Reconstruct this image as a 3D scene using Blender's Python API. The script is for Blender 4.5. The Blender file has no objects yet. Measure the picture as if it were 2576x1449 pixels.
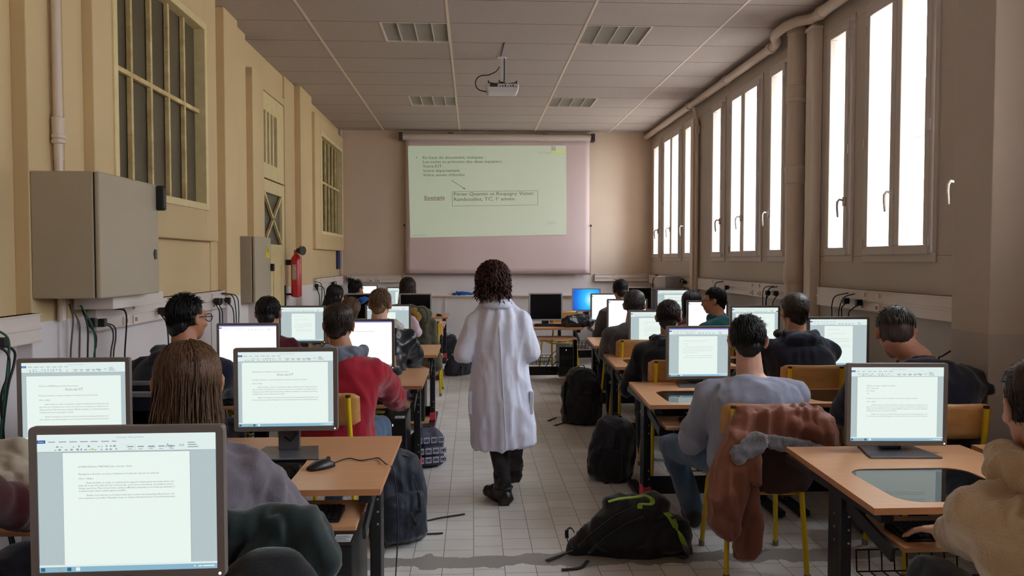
import bpy, bmesh, math, random
import numpy as np
from mathutils import Vector, Matrix, Euler

S = bpy.context.scene
COL = S.collection
PI = math.pi

# ------------------------------------------------------------------ camera, world, light, exposure
EYE = 1.5
FPX = 1940.0
PSI = math.atan(98 / FPX)
THE = math.atan(69.5 / math.hypot(FPX, 98))
cd = bpy.data.cameras.new('camera'); cam = bpy.data.objects.new('camera', cd); COL.objects.link(cam)
cd.sensor_width = 36.0; cd.lens = FPX / 2576 * 36.0; cd.clip_start = 0.05; cd.clip_end = 300
cam.location = (0, 0, EYE); cam.rotation_euler = (PI / 2 - THE, 0, -PSI)
S.camera = cam
S.view_settings.view_transform = 'Standard'; S.view_settings.look = 'None'
S.view_settings.exposure = 0.0; S.view_settings.gamma = 1.0
try: S.view_settings.use_curve_mapping = False
except Exception: pass
S.cycles.max_bounces = 7; S.cycles.diffuse_bounces = 5; S.cycles.glossy_bounces = 3
S.cycles.transmission_bounces = 4; S.cycles.transparent_max_bounces = 8
S.cycles.caustics_reflective = False; S.cycles.caustics_refractive = False
S.cycles.sample_clamp_indirect = 6.0
S.cycles.use_denoising = True

W = bpy.data.worlds.new('world'); S.world = W; W.use_nodes = True
wn = W.node_tree; wn.nodes.clear()
wo = wn.nodes.new('ShaderNodeOutputWorld'); bg = wn.nodes.new('ShaderNodeBackground')
tc = wn.nodes.new('ShaderNodeTexCoord'); sx = wn.nodes.new('ShaderNodeSeparateXYZ'); rp = wn.nodes.new('ShaderNodeValToRGB')
rp.color_ramp.elements[0].position = 0.35; rp.color_ramp.elements[0].color = (0.93, 0.90, 0.88, 1)
rp.color_ramp.elements[1].position = 0.75; rp.color_ramp.elements[1].color = (0.80, 0.88, 1.0, 1)
mp = wn.nodes.new('ShaderNodeMath'); mp.operation = 'MULTIPLY_ADD'; mp.inputs[1].default_value = 0.5; mp.inputs[2].default_value = 0.5
wn.links.new(tc.outputs['Generated'], sx.inputs[0]); wn.links.new(sx.outputs['Z'], mp.inputs[0]); wn.links.new(mp.outputs[0], rp.inputs[0])
wn.links.new(rp.outputs[0], bg.inputs['Color']); bg.inputs['Strength'].default_value = 21.0
wn.links.new(bg.outputs[0], wo.inputs['Surface'])

def portal(x, y0, y1, z0, z1):
    l = bpy.data.lights.new('window_portal', 'AREA'); l.shape = 'RECTANGLE'; l.size = z1 - z0; l.size_y = abs(y1 - y0)
    o = bpy.data.objects.new('window_portal', l); COL.objects.link(o)
    o.location = (x, (y0 + y1) / 2, (z0 + z1) / 2); o.rotation_euler = (0, PI / 2, 0)
    l.cycles.is_portal = True

# ------------------------------------------------------------------ pixel -> point helper (same camera)
_f = Vector((math.sin(PSI) * math.cos(THE), math.cos(PSI) * math.cos(THE), -math.sin(THE)))
_r = Vector((math.cos(PSI), -math.sin(PSI), 0)); _u = _r.cross(_f)
def at(px, py, X=None, Y=None, Z=None):
    d = _f * FPX + _r * (px - 1288) - _u * (py - 724.5); c = Vector((0, 0, EYE))
    if X is not None: t = (X - c.x) / d.x
    elif Y is not None: t = (Y - c.y) / d.y
    else: t = (Z - c.z) / d.z
    return c + d * t

# ------------------------------------------------------------------ materials
def lin(c):
    def g(v):
        v = v / 255.0
        return v / 12.92 if v <= 0.04045 else ((v + 0.055) / 1.055) ** 2.4
    return (g(c[0]), g(c[1]), g(c[2]), 1)
MATS = {}
def mat(name, col, rough=0.6, metal=0.0, spec=0.5, col2=None, nscale=8.0, stretch=(1, 1, 1), bump=0.0, bscale=None,
        alpha=1.0, emit=None, es=1.0, sheen=0.0, contrast=0.5, coat=0.0, bdist=0.01):
    if name in MATS: return MATS[name]
    m = bpy.data.materials.new(name); m.use_nodes = True; nt = m.node_tree; b = nt.nodes['Principled BSDF']
    b.inputs['Base Color'].default_value = lin(col); b.inputs['Roughness'].default_value = rough
    b.inputs['Metallic'].default_value = metal; b.inputs['Specular IOR Level'].default_value = spec
    if coat: b.inputs['Coat Weight'].default_value = coat
    if sheen: b.inputs['Sheen Weight'].default_value = sheen
    if alpha < 1: b.inputs['Alpha'].default_value = alpha
    if emit: b.inputs['Emission Color'].default_value = lin(emit); b.inputs['Emission Strength'].default_value = es
    if col2 or bump:
        t = nt.nodes.new('ShaderNodeTexCoord'); mpn = nt.nodes.new('ShaderNodeMapping'); mpn.inputs['Scale'].default_value = stretch
        nt.links.new(t.outputs['Object'], mpn.inputs[0])
        n = nt.nodes.new('ShaderNodeTexNoise'); n.inputs['Scale'].default_value = nscale; n.inputs['Detail'].default_value = 5
        nt.links.new(mpn.outputs[0], n.inputs['Vector'])
        if col2:
            r = nt.nodes.new('ShaderNodeValToRGB')
            r.color_ramp.elements[0].position = 0.5 - contrast / 2; r.color_ramp.elements[1].position = 0.5 + contrast / 2
            r.color_ramp.elements[0].color = lin(col); r.color_ramp.elements[1].color = lin(col2)
            nt.links.new(n.outputs['Fac'], r.inputs[0]); nt.links.new(r.outputs[0], b.inputs['Base Color'])
        if bump:
            n2 = n
            if bscale:
                n2 = nt.nodes.new('ShaderNodeTexNoise'); n2.inputs['Scale'].default_value = bscale; n2.inputs['Detail'].default_value = 4
                nt.links.new(mpn.outputs[0], n2.inputs['Vector'])
            bp = nt.nodes.new('ShaderNodeBump'); bp.inputs['Strength'].default_value = bump; bp.inputs['Distance'].default_value = bdist
            nt.links.new(n2.outputs['Fac'], bp.inputs['Height']); nt.links.new(bp.outputs[0], b.inputs['Normal'])
    MATS[name] = m
    return m

def emat(name, col, s=1.0):
    """a lit screen: black glossy panel that gives off the picture's own light"""
    if name in MATS: return MATS[name]
    m = bpy.data.materials.new(name); m.use_nodes = True; b = m.node_tree.nodes['Principled BSDF']
    b.inputs['Base Color'].default_value = (0.01, 0.01, 0.01, 1); b.inputs['Roughness'].default_value = 0.35
    b.inputs['Emission Color'].default_value = lin(col); b.inputs['Emission Strength'].default_value = s
    MATS[name] = m
    return m

# ------------------------------------------------------------------ mesh builder
class MB:
    def __init__(s): s.v = []; s.f = []; s.m = []
    def add(s, vs, fs, mi=0, M=None):
        o = len(s.v)
        for v in vs:
            s.v.append(tuple(M @ Vector(v)) if M is not None else tuple(v))
        for f in fs: s.f.append([i + o for i in f]); s.m.append(mi)
        return s
    def box(s, a, b, mi=0, M=None):
        x0, y0, z0 = [min(a[i], b[i]) for i in range(3)]; x1, y1, z1 = [max(a[i], b[i]) for i in range(3)]
        return s.add([(x0, y0, z0), (x1, y0, z0), (x1, y1, z0), (x0, y1, z0), (x0, y0, z1), (x1, y0, z1), (x1, y1, z1), (x0, y1, z1)],
                     [(3, 2, 1, 0), (4, 5, 6, 7), (0, 1, 5, 4), (1, 2, 6, 5), (2, 3, 7, 6), (3, 0, 4, 7)], mi, M)
    def bar(s, p, q, w, h, mi=0, up=(0, 0, 1)):
        p = Vector(p); q = Vector(q); d = (q - p); L = d.length; d.normalize(); u = Vector(up)
        if abs(d.dot(u)) > 0.98: u = Vector((0, 1, 0))
        r = d.cross(u).normalized(); u = r.cross(d).normalized(); vs = []
        for c in (p, q):
            for a, b in ((-1, -1), (1, -1), (1, 1), (-1, 1)): vs.append(c + r * (a * w / 2) + u * (b * h / 2))
        return s.add(vs, [(3, 2, 1, 0), (4, 5, 6, 7), (0, 1, 5, 4), (1, 2, 6, 5), (2, 3, 7, 6), (3, 0, 4, 7)], mi)
    def loft(s, rings, mi=0, cap=True, closed=True):
        n = len(rings[0]); o = len(s.v)
        for r in rings:
            for p in r: s.v.append(tuple(p))
        for i in range(len(rings) - 1):
            for j in range(n if closed else n - 1):
                k = (j + 1) % n
                s.f.append([o + i * n + j, o + i * n + k, o + (i + 1) * n + k, o + (i + 1) * n + j]); s.m.append(mi)
        if cap:
            s.f.append([o + j for j in range(n)][::-1]); s.m.append(mi)
            s.f.append([o + (len(rings) - 1) * n + j for j in range(n)]); s.m.append(mi)
        return s
    def tube(s, pts, r, n=8, mi=0, cap=True, flat=1.0):
        pts = [Vector(p) for p in pts]; rr = r if hasattr(r, '__len__') else [r] * len(pts)
        rings = []; prev = None
        for i, p in enumerate(pts):
            d = (pts[min(i + 1, len(pts) - 1)] - pts[max(i - 1, 0)])
            if d.length < 1e-9: d = Vector((0, 0, 1))
            d.normalize()
            if prev is None:
                a = Vector((0, 0, 1)) if abs(d.z) < 0.9 else Vector((1, 0, 0))
                u = d.cross(a).normalized()
            else:
                u = (prev - d * prev.dot(d))
                if u.length < 1e-6: u = d.orthogonal()
                u.normalize()
            prev = u; w = d.cross(u)
            rings.append([p + (u * math.cos(2 * PI * k / n) + w * math.sin(2 * PI * k / n) * flat) * rr[i] for k in range(n)])
        return s.loft(rings, mi, cap)
    def lathe(s, c, prof, n=20, mi=0, M=None):
        rings = [[(c[0] + r * math.cos(2 * PI * k / n), c[1] + r * math.sin(2 * PI * k / n), c[2] + z) for k in range(n)] for r, z in prof]
        if M is not None: rings = [[tuple(M @ Vector(p)) for p in r] for r in rings]
        return s.loft(rings, mi)
    def ell(s, c, r, M=None, mi=0, n=16, m=10):
        """ellipsoid, M a 3x3 frame"""
        c = Vector(c); rings = []
        for i in range(1, m):
            t = PI * i / m; ring = []
            for k in range(n):
                a = 2 * PI * k / n
                p = Vector((r[0] * math.sin(t) * math.cos(a), r[1] * math.sin(t) * math.sin(a), -r[2] * math.cos(t)))
                ring.append(c + (M @ p if M is not None else p))
            rings.append(ring)
        return s.loft(rings, mi)
    def cap(s, p, q, r0, r1, n=12, mi=0):
        """rounded tapered limb piece"""
        p = Vector(p); q = Vector(q); d = q - p; L = d.length
        if L < 1e-6: return s.ell(p, (r0,) * 3)
        d.normalize(); P_ = []; R_ = []
        for a in (-80, -55, -30, 0): P_.append(p + d * (r0 * math.sin(math.radians(a)))); R_.append(r0 * math.cos(math.radians(a)))
        for a in (0, 30, 55, 80): P_.append(q + d * (r1 * math.sin(math.radians(a)))); R_.append(r1 * math.cos(math.radians(a)))
        return s.tube(P_, R_, n, mi)
    def grid(s, nu, nv, fn, mi=0):
        o = len(s.v)
        for i in range(nu + 1):
            for j in range(nv + 1): s.v.append(tuple(fn(i / nu, j / nv)))
        for i in range(nu):
            for j in range(nv):
                a = o + i * (nv + 1) + j; s.f.append([a, a + nv + 1, a + nv + 2, a + 1]); s.m.append(mi)
        return s
    def mesh(s, name, off=(0, 0, 0)):
        me = bpy.data.meshes.new(name)
        me.from_pydata([(v[0] - off[0], v[1] - off[1], v[2] - off[2]) for v in s.v], [], s.f)
        me.polygons.foreach_set('material_index', s.m); me.update()
        return me

def spline(pts, n=5):
    """smooth curve through the points"""
    P = [Vector(p) for p in pts]
    if len(P) < 3: return P
    Q = [P[0] * 2 - P[1]] + P + [P[-1] * 2 - P[-2]]; out = []
    for i in range(1, len(Q) - 2):
        a, b, c, d = Q[i - 1:i + 3]
        for k in range(n):
            t = k / n; out.append(0.5 * ((2 * b) + (c - a) * t + (2 * a - 5 * b + 4 * c - d) * t * t + (3 * b - a - 3 * c + d) * t ** 3))
    return out + [P[-1]]
def rootloc(p):
    while p.parent is not None: p = p.parent
    return p.location
def finish(me, name, mats, parent=None, smooth=False, bevel=0.0, solid=0.0, subsurf=0, bseg=2, ang=None):
    o = bpy.data.objects.new(name, me); COL.objects.link(o)
    for m in (mats if isinstance(mats, (list, tuple)) else [mats]): me.materials.append(m)
    if parent is not None: o.parent = parent
    if smooth:
        me.polygons.foreach_set('use_smooth', [True] * len(me.polygons))
        if ang:
            me.set_sharp_from_angle(angle=math.radians(ang))
    if solid: k = o.modifiers.new('solid', 'SOLIDIFY'); k.thickness = solid; k.offset = 0
    if subsurf: k = o.modifiers.new('sub', 'SUBSURF'); k.levels = subsurf; k.render_levels = subsurf
    if bevel: k = o.modifiers.new('bevel', 'BEVEL'); k.width = bevel; k.segments = bseg; k.limit_method = 'ANGLE'; k.angle_limit = math.radians(40)
    return o
def ob(mb, name, mats, parent=None, smooth=False, bevel=0.0, **k):
    off = rootloc(parent) if parent is not None else (0, 0, 0)
    me = mb.mesh(name, off)
    bm = bmesh.new(); bm.from_mesh(me); bmesh.ops.recalc_face_normals(bm, faces=bm.faces); bm.to_mesh(me); bm.free()
    return finish(me, name, mats, parent, smooth, bevel, **k)
def tag(o, label=None, cat=None, group=None, kind=None):
    if label: o['label'] = label
    if cat: o['category'] = cat
    if group: o['group'] = group
    if kind: o['kind'] = kind
    return o
def thing(name, label, cat, loc=(0, 0, 0), group=None):
    o = bpy.data.objects.new(name, None); COL.objects.link(o); o.location = loc; o.empty_display_size = 0.1
    return tag(o, label, cat, group)
def struct(mb, name, mats, **k): return tag(ob(mb, name, mats, **k), kind='structure')
def dup(root, loc, rotz=0.0, label=None, group=None):
    r = root.copy(); COL.objects.link(r); r.location = loc; r.rotation_euler = (0, 0, rotz)
    if label: r['label'] = label
    if group: r['group'] = group
    for ch in list(root.children):
        c = ch.copy(); COL.objects.link(c); c.parent = r
        for g in list(ch.children):
            d = g.copy(); COL.objects.link(d); d.parent = c
    return r

# ------------------------------------------------------------------ noise and soft bodies
_rng = np.random.RandomState(7); _tab = _rng.rand(4096)
def vnoise(p):
    """smooth value noise in [-1,1], p is (n,3)"""
    i = np.floor(p).astype(np.int64); f = p - i; f = f * f * (3 - 2 * f); out = 0
    for dx in (0, 1):
        for dy in (0, 1):
            for dz in (0, 1):
                h = ((i[:, 0] + dx) * 73856093 ^ (i[:, 1] + dy) * 19349663 ^ (i[:, 2] + dz) * 83492791) & 4095
                w = (f[:, 0] if dx else 1 - f[:, 0]) * (f[:, 1] if dy else 1 - f[:, 1]) * (f[:, 2] if dz else 1 - f[:, 2])
                out = out + w * _tab[h]
    return out * 2 - 1
def folds(amp, scale, stretch=(1, 1, 1), seed=0, fine=0.0, fscale=60):
    st = np.array(stretch, float)
    def fn(P, N):
        q = P * st * scale + seed * 7.31
        w = np.stack([vnoise(q * 0.6 + 11), vnoise(q * 0.6 + 23), vnoise(q * 0.6 + 37)], 1) * 0.8
        d = amp * (1 - 2.2 * np.abs(vnoise(q + w))) + 0.5 * amp * (1 - 2 * np.abs(vnoise(q * 2.1 + w + 5)))
        if fine: d = d + fine * vnoise(P * fscale)
        return d
    return fn
def soft(mb, voxel=0.012, smooth=3, disp=None, name='soft', off=(0, 0, 0)):
    """fuses the pieces in mb into one continuous skin"""
    me = mb.mesh('tmp'); o = bpy.data.objects.new('tmp', me); COL.objects.link(o)
    bm = bmesh.new(); bm.from_mesh(me); bmesh.ops.recalc_face_normals(bm, faces=bm.faces); bm.to_mesh(me); bm.free()
    r = o.modifiers.new('r', 'REMESH'); r.mode = 'VOXEL'; r.voxel_size = voxel
    if smooth: k = o.modifiers.new('s', 'SMOOTH'); k.factor = 0.5; k.iterations = smooth
    dg = bpy.context.evaluated_depsgraph_get(); ev = o.evaluated_get(dg)
    out = bpy.data.meshes.new_from_object(ev, depsgraph=dg); out.name = name
    bpy.data.objects.remove(o); bpy.data.meshes.remove(me)
    n = len(out.vertices); co = np.empty(n * 3, np.float64); out.vertices.foreach_get('co', co); co = co.reshape(-1, 3)
    if disp is not None:
        no = np.empty(n * 3, np.float32); out.vertices.foreach_get('normal', no); no = no.reshape(-1, 3).astype(float)
        for d in (disp if isinstance(disp, (list, tuple)) else [disp]): co = co + no * d(co, no)[:, None]
    co = co - np.array(off, float)
    out.vertices.foreach_set('co', co.ravel().astype(np.float32)); out.update()
    return out
def slab(m, poly, Y, th, n=1):
    """thick sheet of cloth with the given outline standing at depth Y"""
    P = [at(x, y, Y=Y) for x, y in poly]; cx = sum((p for p in P), Vector()) / len(P)
    F = [Vector((p.x, Y - th / 2, p.z)) for p in P]; B = [Vector((p.x, Y + th / 2, p.z)) for p in P]; k = len(P); o = len(m.v)
    m.v += [tuple(v) for v in F + B]
    m.f.append([o + i for i in range(k)]); m.f.append([o + k + i for i in range(k)][::-1]); m.m += [0, 0]
    for i in range(k): m.f.append([o + i, o + (i + 1) % k, o + k + (i + 1) % k, o + k + i]); m.m.append(0)
    return m
def softob(mb, name, mats, parent=None, voxel=0.012, smooth=3, disp=None):
    off = tuple(rootloc(parent)) if parent is not None else (0, 0, 0)
    return finish(soft(mb, voxel, smooth, disp, name, off), name, mats, parent, smooth=True)

def textmesh(txt, size, spacing=1.0, bold=0.0, res=2):
    c = bpy.data.curves.new('t', 'FONT'); c.body = txt; c.size = size; c.resolution_u = res; c.space_character = spacing
    if bold: c.offset = bold
    o = bpy.data.objects.new('t', c); COL.objects.link(o); dg = bpy.context.evaluated_depsgraph_get(); dg.update()
    me = bpy.data.meshes.new_from_object(o.evaluated_get(dg), depsgraph=dg)
    vs = [tuple(v.co) for v in me.vertices]; fs = [tuple(p.vertices) for p in me.polygons]
    bpy.data.objects.remove(o); bpy.data.curves.remove(c); bpy.data.meshes.remove(me)
    return vs, fs
def text(mb, txt, size, x, z, y, mi, maxw=None, align='l', bold=0.0, res=2, to=None):
    """flat lettering in the XZ plane facing -Y (or mapped by to(x, z))"""
    vs, fs = textmesh(txt, size, bold=bold, res=res)
    if not vs: return
    w = max(v[0] for v in vs); k = maxw / w if maxw else 1.0
    dx = {'l': 0, 'c': -w * k / 2, 'r': -w * k}[align]
    pts = [(x + dx + v[0] * k, z + v[1]) for v in vs]
    mb.add([to(a, b) if to else (a, y, b) for a, b in pts], fs, mi)

# ================================================================== THE ROOM
CEIL = 3.56; XL = -2.12; XR = 2.88; YB = 12.4; YK = -4.0
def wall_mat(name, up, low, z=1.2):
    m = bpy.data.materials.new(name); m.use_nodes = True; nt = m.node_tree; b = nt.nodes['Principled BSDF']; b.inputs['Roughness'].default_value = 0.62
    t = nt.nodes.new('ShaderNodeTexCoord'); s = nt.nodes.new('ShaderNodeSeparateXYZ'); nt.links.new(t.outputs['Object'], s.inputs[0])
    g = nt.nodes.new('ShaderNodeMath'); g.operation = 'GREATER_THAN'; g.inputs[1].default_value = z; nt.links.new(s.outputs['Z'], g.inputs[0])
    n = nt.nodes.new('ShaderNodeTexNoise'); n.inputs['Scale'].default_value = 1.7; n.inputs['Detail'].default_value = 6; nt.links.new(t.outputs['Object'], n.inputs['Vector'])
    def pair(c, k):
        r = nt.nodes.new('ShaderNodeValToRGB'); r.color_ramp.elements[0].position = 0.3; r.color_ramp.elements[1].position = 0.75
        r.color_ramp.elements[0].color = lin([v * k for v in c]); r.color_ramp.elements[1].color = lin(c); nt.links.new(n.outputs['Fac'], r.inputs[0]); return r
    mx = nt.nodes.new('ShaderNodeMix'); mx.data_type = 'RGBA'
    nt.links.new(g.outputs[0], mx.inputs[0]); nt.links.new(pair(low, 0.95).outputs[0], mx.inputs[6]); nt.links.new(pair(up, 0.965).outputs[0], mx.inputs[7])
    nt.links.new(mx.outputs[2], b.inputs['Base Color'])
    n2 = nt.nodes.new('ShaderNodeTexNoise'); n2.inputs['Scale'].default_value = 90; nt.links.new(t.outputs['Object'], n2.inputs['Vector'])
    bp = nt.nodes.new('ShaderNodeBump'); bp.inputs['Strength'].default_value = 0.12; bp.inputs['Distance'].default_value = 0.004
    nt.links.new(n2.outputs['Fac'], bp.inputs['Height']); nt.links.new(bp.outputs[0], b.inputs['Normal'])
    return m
M_WL = wall_mat('cream_wall_paint_daylit_low', (222, 196, 152), (236, 228, 230))  # cream paint above; the paler lower tone is daylight put into the colour
M_WB = wall_mat('peach_wall_paint_daylit_low', (230, 208, 188), (238, 232, 234))  # peach above; window light on the lower wall is painted as a paler tone
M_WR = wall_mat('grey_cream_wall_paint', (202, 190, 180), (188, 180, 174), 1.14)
M_TRIM = mat('white_lacquer', (232, 218, 204), 0.4, bump=0.05, nscale=30)
M_CREAM = mat('cream_lacquer', (240, 222, 172), 0.42, bump=0.15, nscale=14, col2=(228, 208, 158), contrast=0.4)
M_FLAKE = mat('flaking_cream_lacquer', (236, 218, 160), 0.5, bump=0.5, nscale=9, col2=(206, 178, 128), contrast=0.3)
M_PVC = mat('white_pvc', (204, 194, 188), 0.35)
M_DUCT = mat('duct_plastic', (226, 214, 208), 0.38)
M_BLK = mat('black_plastic', (18, 18, 20), 0.45)
M_RUB = mat('black_rubber', (14, 14, 14), 0.5)

def tile_floor():
    m = bpy.data.materials.new('floor_tiles'); m.use_nodes = True; nt = m.node_tree; b = nt.nodes['Principled BSDF']
    t = nt.nodes.new('ShaderNodeTexCoord'); mpn = nt.nodes.new('ShaderNodeMapping'); mpn.inputs['Rotation'].default_value = (0, 0, PI / 2)
    nt.links.new(t.outputs['Object'], mpn.inputs[0])
    br = nt.nodes.new('ShaderNodeTexBrick'); br.inputs['Scale'].default_value = 1.0; br.inputs['Brick Width'].default_value = 0.152
    br.inputs['Row Height'].default_value = 0.152; br.inputs['Mortar Size'].default_value = 0.0016; br.offset = 0.32; br.offset_frequency = 3
    br.inputs['Color1'].default_value = lin((238, 234, 230)); br.inputs['Color2'].default_value = lin((228, 223, 218)); br.inputs['Mortar'].default_value = lin((88, 80, 74))
    br.inputs['Mortar Smooth'].default_value = 0.2; nt.links.new(mpn.outputs[0], br.inputs['Vector'])
    n = nt.nodes.new('ShaderNodeTexNoise'); n.inputs['Scale'].default_value = 2.2; n.inputs['Detail'].default_value = 7; nt.links.new(t.outputs['Object'], n.inputs['Vector'])
    r = nt.nodes.new('ShaderNodeValToRGB'); r.color_ramp.elements[0].position = 0.3; r.color_ramp.elements[0].color = (0.80, 0.77, 0.74, 1); r.color_ramp.elements[1].position = 0.62; r.color_ramp.elements[1].color = (1, 1, 1, 1)
    nt.links.new(n.outputs['Fac'], r.inputs[0])
    mu = nt.nodes.new('ShaderNodeMix'); mu.data_type = 'RGBA'; mu.blend_type = 'MULTIPLY'; mu.inputs[0].default_value = 0.75
    nt.links.new(br.outputs['Color'], mu.inputs[6]); nt.links.new(r.outputs[0], mu.inputs[7])
    # cement repair band across the aisle, with its own ragged outline
    s = nt.nodes.new('ShaderNodeSeparateXYZ'); nt.links.new(t.outputs['Object'], s.inputs[0])
    n3 = nt.nodes.new('ShaderNodeTexNoise'); n3.inputs['Scale'].default_value = 5.5; n3.inputs['Detail'].default_value = 8; nt.links.new(t.outputs['Object'], n3.inputs['Vector'])
    a = nt.nodes.new('ShaderNodeMath'); a.operation = 'MULTIPLY_ADD'; a.inputs[1].default_value = 0.22; nt.links.new(n3.outputs['Fac'], a.inputs[0]); nt.links.new(s.outputs['Y'], a.inputs[2])
    c1 = nt.nodes.new('ShaderNodeMath'); c1.operation = 'GREATER_THAN'; c1.inputs[1].default_value = 3.84; nt.links.new(a.outputs[0], c1.inputs[0])
    c2 = nt.nodes.new('ShaderNodeMath'); c2.operation = 'LESS_THAN'; c2.inputs[1].default_value = 3.99; nt.links.new(a.outputs[0], c2.inputs[0])
    c = nt.nodes.new('ShaderNodeMath'); c.operation = 'MULTIPLY'; nt.links.new(c1.outputs[0], c.inputs[0]); nt.links.new(c2.outputs[0], c.inputs[1])
    mx = nt.nodes.new('ShaderNodeMix'); mx.data_type = 'RGBA'; nt.links.new(c.outputs[0], mx.inputs[0]); nt.links.new(mu.outputs[2], mx.inputs[6]); mx.inputs[7].default_value = lin((158, 152, 146))
    nt.links.new(mx.outputs[2], b.inputs['Base Color']); b.inputs['Roughness'].default_value = 0.38
    bp = nt.nodes.new('ShaderNodeBump'); bp.inputs['Strength'].default_value = 0.3; bp.inputs['Distance'].default_value = 0.003; bp.invert = True
    nt.links.new(br.outputs['Fac'], bp.inputs['Height']); nt.links.new(bp.outputs[0], b.inputs['Normal'])
    return m
struct(MB().box((XL - 0.6, YK, -0.1), (XR + 0.5, YB + 0.3, 0)), 'floor', tile_floor())

# ceiling: mineral tiles on a T-bar grid, four cells left open for the light fittings
M_TILE = mat('mineral_tile', (192, 180, 174), 0.85, col2=(176, 164, 158), nscale=160, bump=0.25, contrast=0.3)
M_TBAR = mat('grid_bar', (232, 216, 200), 0.5)
M_TGAP = mat('grid_shadow_line', (134, 122, 116), 0.7)
gx = [-2.61 + 1.2 * i for i in range(6)]; gy = [0.85 + 0.6 * k for k in range(-9, 21)]
LAMPS = [(-0.81, 6.79), (0.99, 6.79), (-0.81, 9.79), (0.99, 9.79)]
c = MB()
xs = sorted(set([XL - 0.1, XR + 0.05] + [x for x in gx if XL < x < XR] + [-0.81, 1.59])); gy2 = [0.79 + 0.6 * k for k in range(-8, 20)]
ys = [YK] + [y for y in gy2 if YK < y < YB] + [YB]
for i in range(len(xs) - 1):
    for j in range(len(ys) - 1):
        x0, x1, y0, y1 = xs[i], xs[i + 1], ys[j], ys[j + 1]
        if any(abs(x0 - lx) < 0.02 and abs(y0 - ly) < 0.02 for lx, ly in LAMPS): continue
        c.box((x0, y0, CEIL), (x1, y1, CEIL + 0.02), 0)
for x in gx:
    if XL < x < XR: c.box((x - 0.011, YK, CEIL - 0.003), (x + 0.011, YB, CEIL), 1)
for y in ys[1:-1]: c.box((XL, y - 0.005, CEIL - 0.001), (XR, y + 0.005, CEIL), 2)
c.box((XL - 0.6, YK, CEIL + 0.25), (XR + 0.5, YB + 0.3, CEIL + 0.3), 0)
struct(c, 'ceiling', [M_TILE, M_TBAR, M_TGAP])
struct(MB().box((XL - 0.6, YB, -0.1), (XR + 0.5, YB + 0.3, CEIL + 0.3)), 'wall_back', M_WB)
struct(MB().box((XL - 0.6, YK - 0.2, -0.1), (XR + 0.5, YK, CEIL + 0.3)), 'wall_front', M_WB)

# left wall: stepped piers and window surrounds
wl = MB()
WIN1 = (4.55, 5.99, 1.93, 3.24); WIN2 = (10.55, 12.17, 1.90, 3.18); DOOR = (7.74, 8.80)
wl.box((XL - 0.6, YK, 0), (-2.20, YB, CEIL + 0.2))
def lw(y0, y1, x, z0=0.0, z1=CEIL): wl.box((-2.25, y0, z0), (x, y1, z1))
def lw_hole(y0, y1, x, hy0, hy1, hz0, hz1, z0, z1):
    lw(y0, hy0, x, z0, z1); lw(hy1, y1, x, z0, z1); lw(hy0, hy1, x, z0, hz0); lw(hy0, hy1, x, hz1, z1)
lw(YK, 3.36, -2.10); lw(3.36, 3.62, -2.15); lw(3.62, 3.78, -2.17)
lw(3.78, 4.28, -2.10); lw(4.00, 4.03, -2.088, 0, CEIL); lw(4.08, 4.28, -2.085)
lw_hole(4.28, 6.28, -2.03, WIN1[0] - 0.02, WIN1[1] + 0.02, WIN1[2] - 0.02, WIN1[3] + 0.02, 1.65, CEIL)
lw(4.28, 6.45, -2.10, 0, 1.65); lw(4.28, 6.45, -2.16, 1.65, CEIL); lw(6.28, 6.45, -2.09)
lw(6.45, 6.82, -2.02); lw(6.82, 6.98, -2.14); lw(6.98, 7.22, -2.07)
lw(7.22, 7.36, -2.12, 0, CEIL)
lw(7.36, 7.74, -2.05, 0, 3.30); lw(7.74, 8.80, -2.10, 3.22, 3.30); lw(7.22, 9.28, -2.12, 3.22, CEIL); lw(8.80, 9.28, -2.10)
lw(9.28, 9.92, -2.03); lw(9.92, 10.16, -2.10)
lw_hole(10.16, 12.34, -2.04, WIN2[0] - 0.02, WIN2[1] + 0.02, WIN2[2] - 0.02, WIN2[3] + 0.02, 1.65, 3.42)
lw(10.16, YB, -2.11, 0, 1.65); lw(10.16, YB, -2.11, 3.42, CEIL); lw(12.34, YB, -2.11)
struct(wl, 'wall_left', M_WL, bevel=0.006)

M_DGL = mat('dark_frosted_glass', (104, 96, 76), 0.42, col2=(84, 76, 60), nscale=3, spec=0.35, contrast=0.6)
def left_window(name, w, cols, x, flake):
    y0, y1, z0, z1 = w
    f = MB(); t = 0.035
    f.box((x - 0.10, y0 - 0.05, z0 - 0.05), (x + 0.012, y0, z1 + 0.05)); f.box((x - 0.10, y1, z0 - 0.05), (x + 0.012, y1 + 0.05, z1 + 0.05))
    f.box((x - 0.10, y0, z0 - 0.05), (x + 0.012, y1, z0)); f.box((x - 0.10, y0, z1), (x + 0.012, y1, z1 + 0.05))
    o = struct(f, name, M_CREAM, bevel=0.004)
    b = MB(); zm = (z0 + z1) / 2 + 0.04
    for i in range(1, cols):
        y = y0 + (y1 - y0) * i / cols
        pts = [(x - 0.05 + random.uniform(-.0006, .0006), y + random.uniform(-.0012, .0012), z0 + (z1 - z0) * k / 8) for k in range(9)]
        for p, q in zip(pts, pts[1:]): b.bar(p, q, 0.028, 0.03, 0, up=(1, 0, 0))
    b.bar((x - 0.05, y0, zm), (x - 0.05, y1, zm), 0.03, 0.03)
    ob(b, 'glazing_bars', M_FLAKE, o, bevel=0.003)
    ob(MB().box((x - 0.078, y0, z0), (x - 0.07, y1, z1)), 'window_glass', M_DGL, o)
    return o
random.seed(3)
left_window('window_1', WIN1, 5, -2.03, True)
left_window('window_2', WIN2, 6, -2.04, False)

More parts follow.
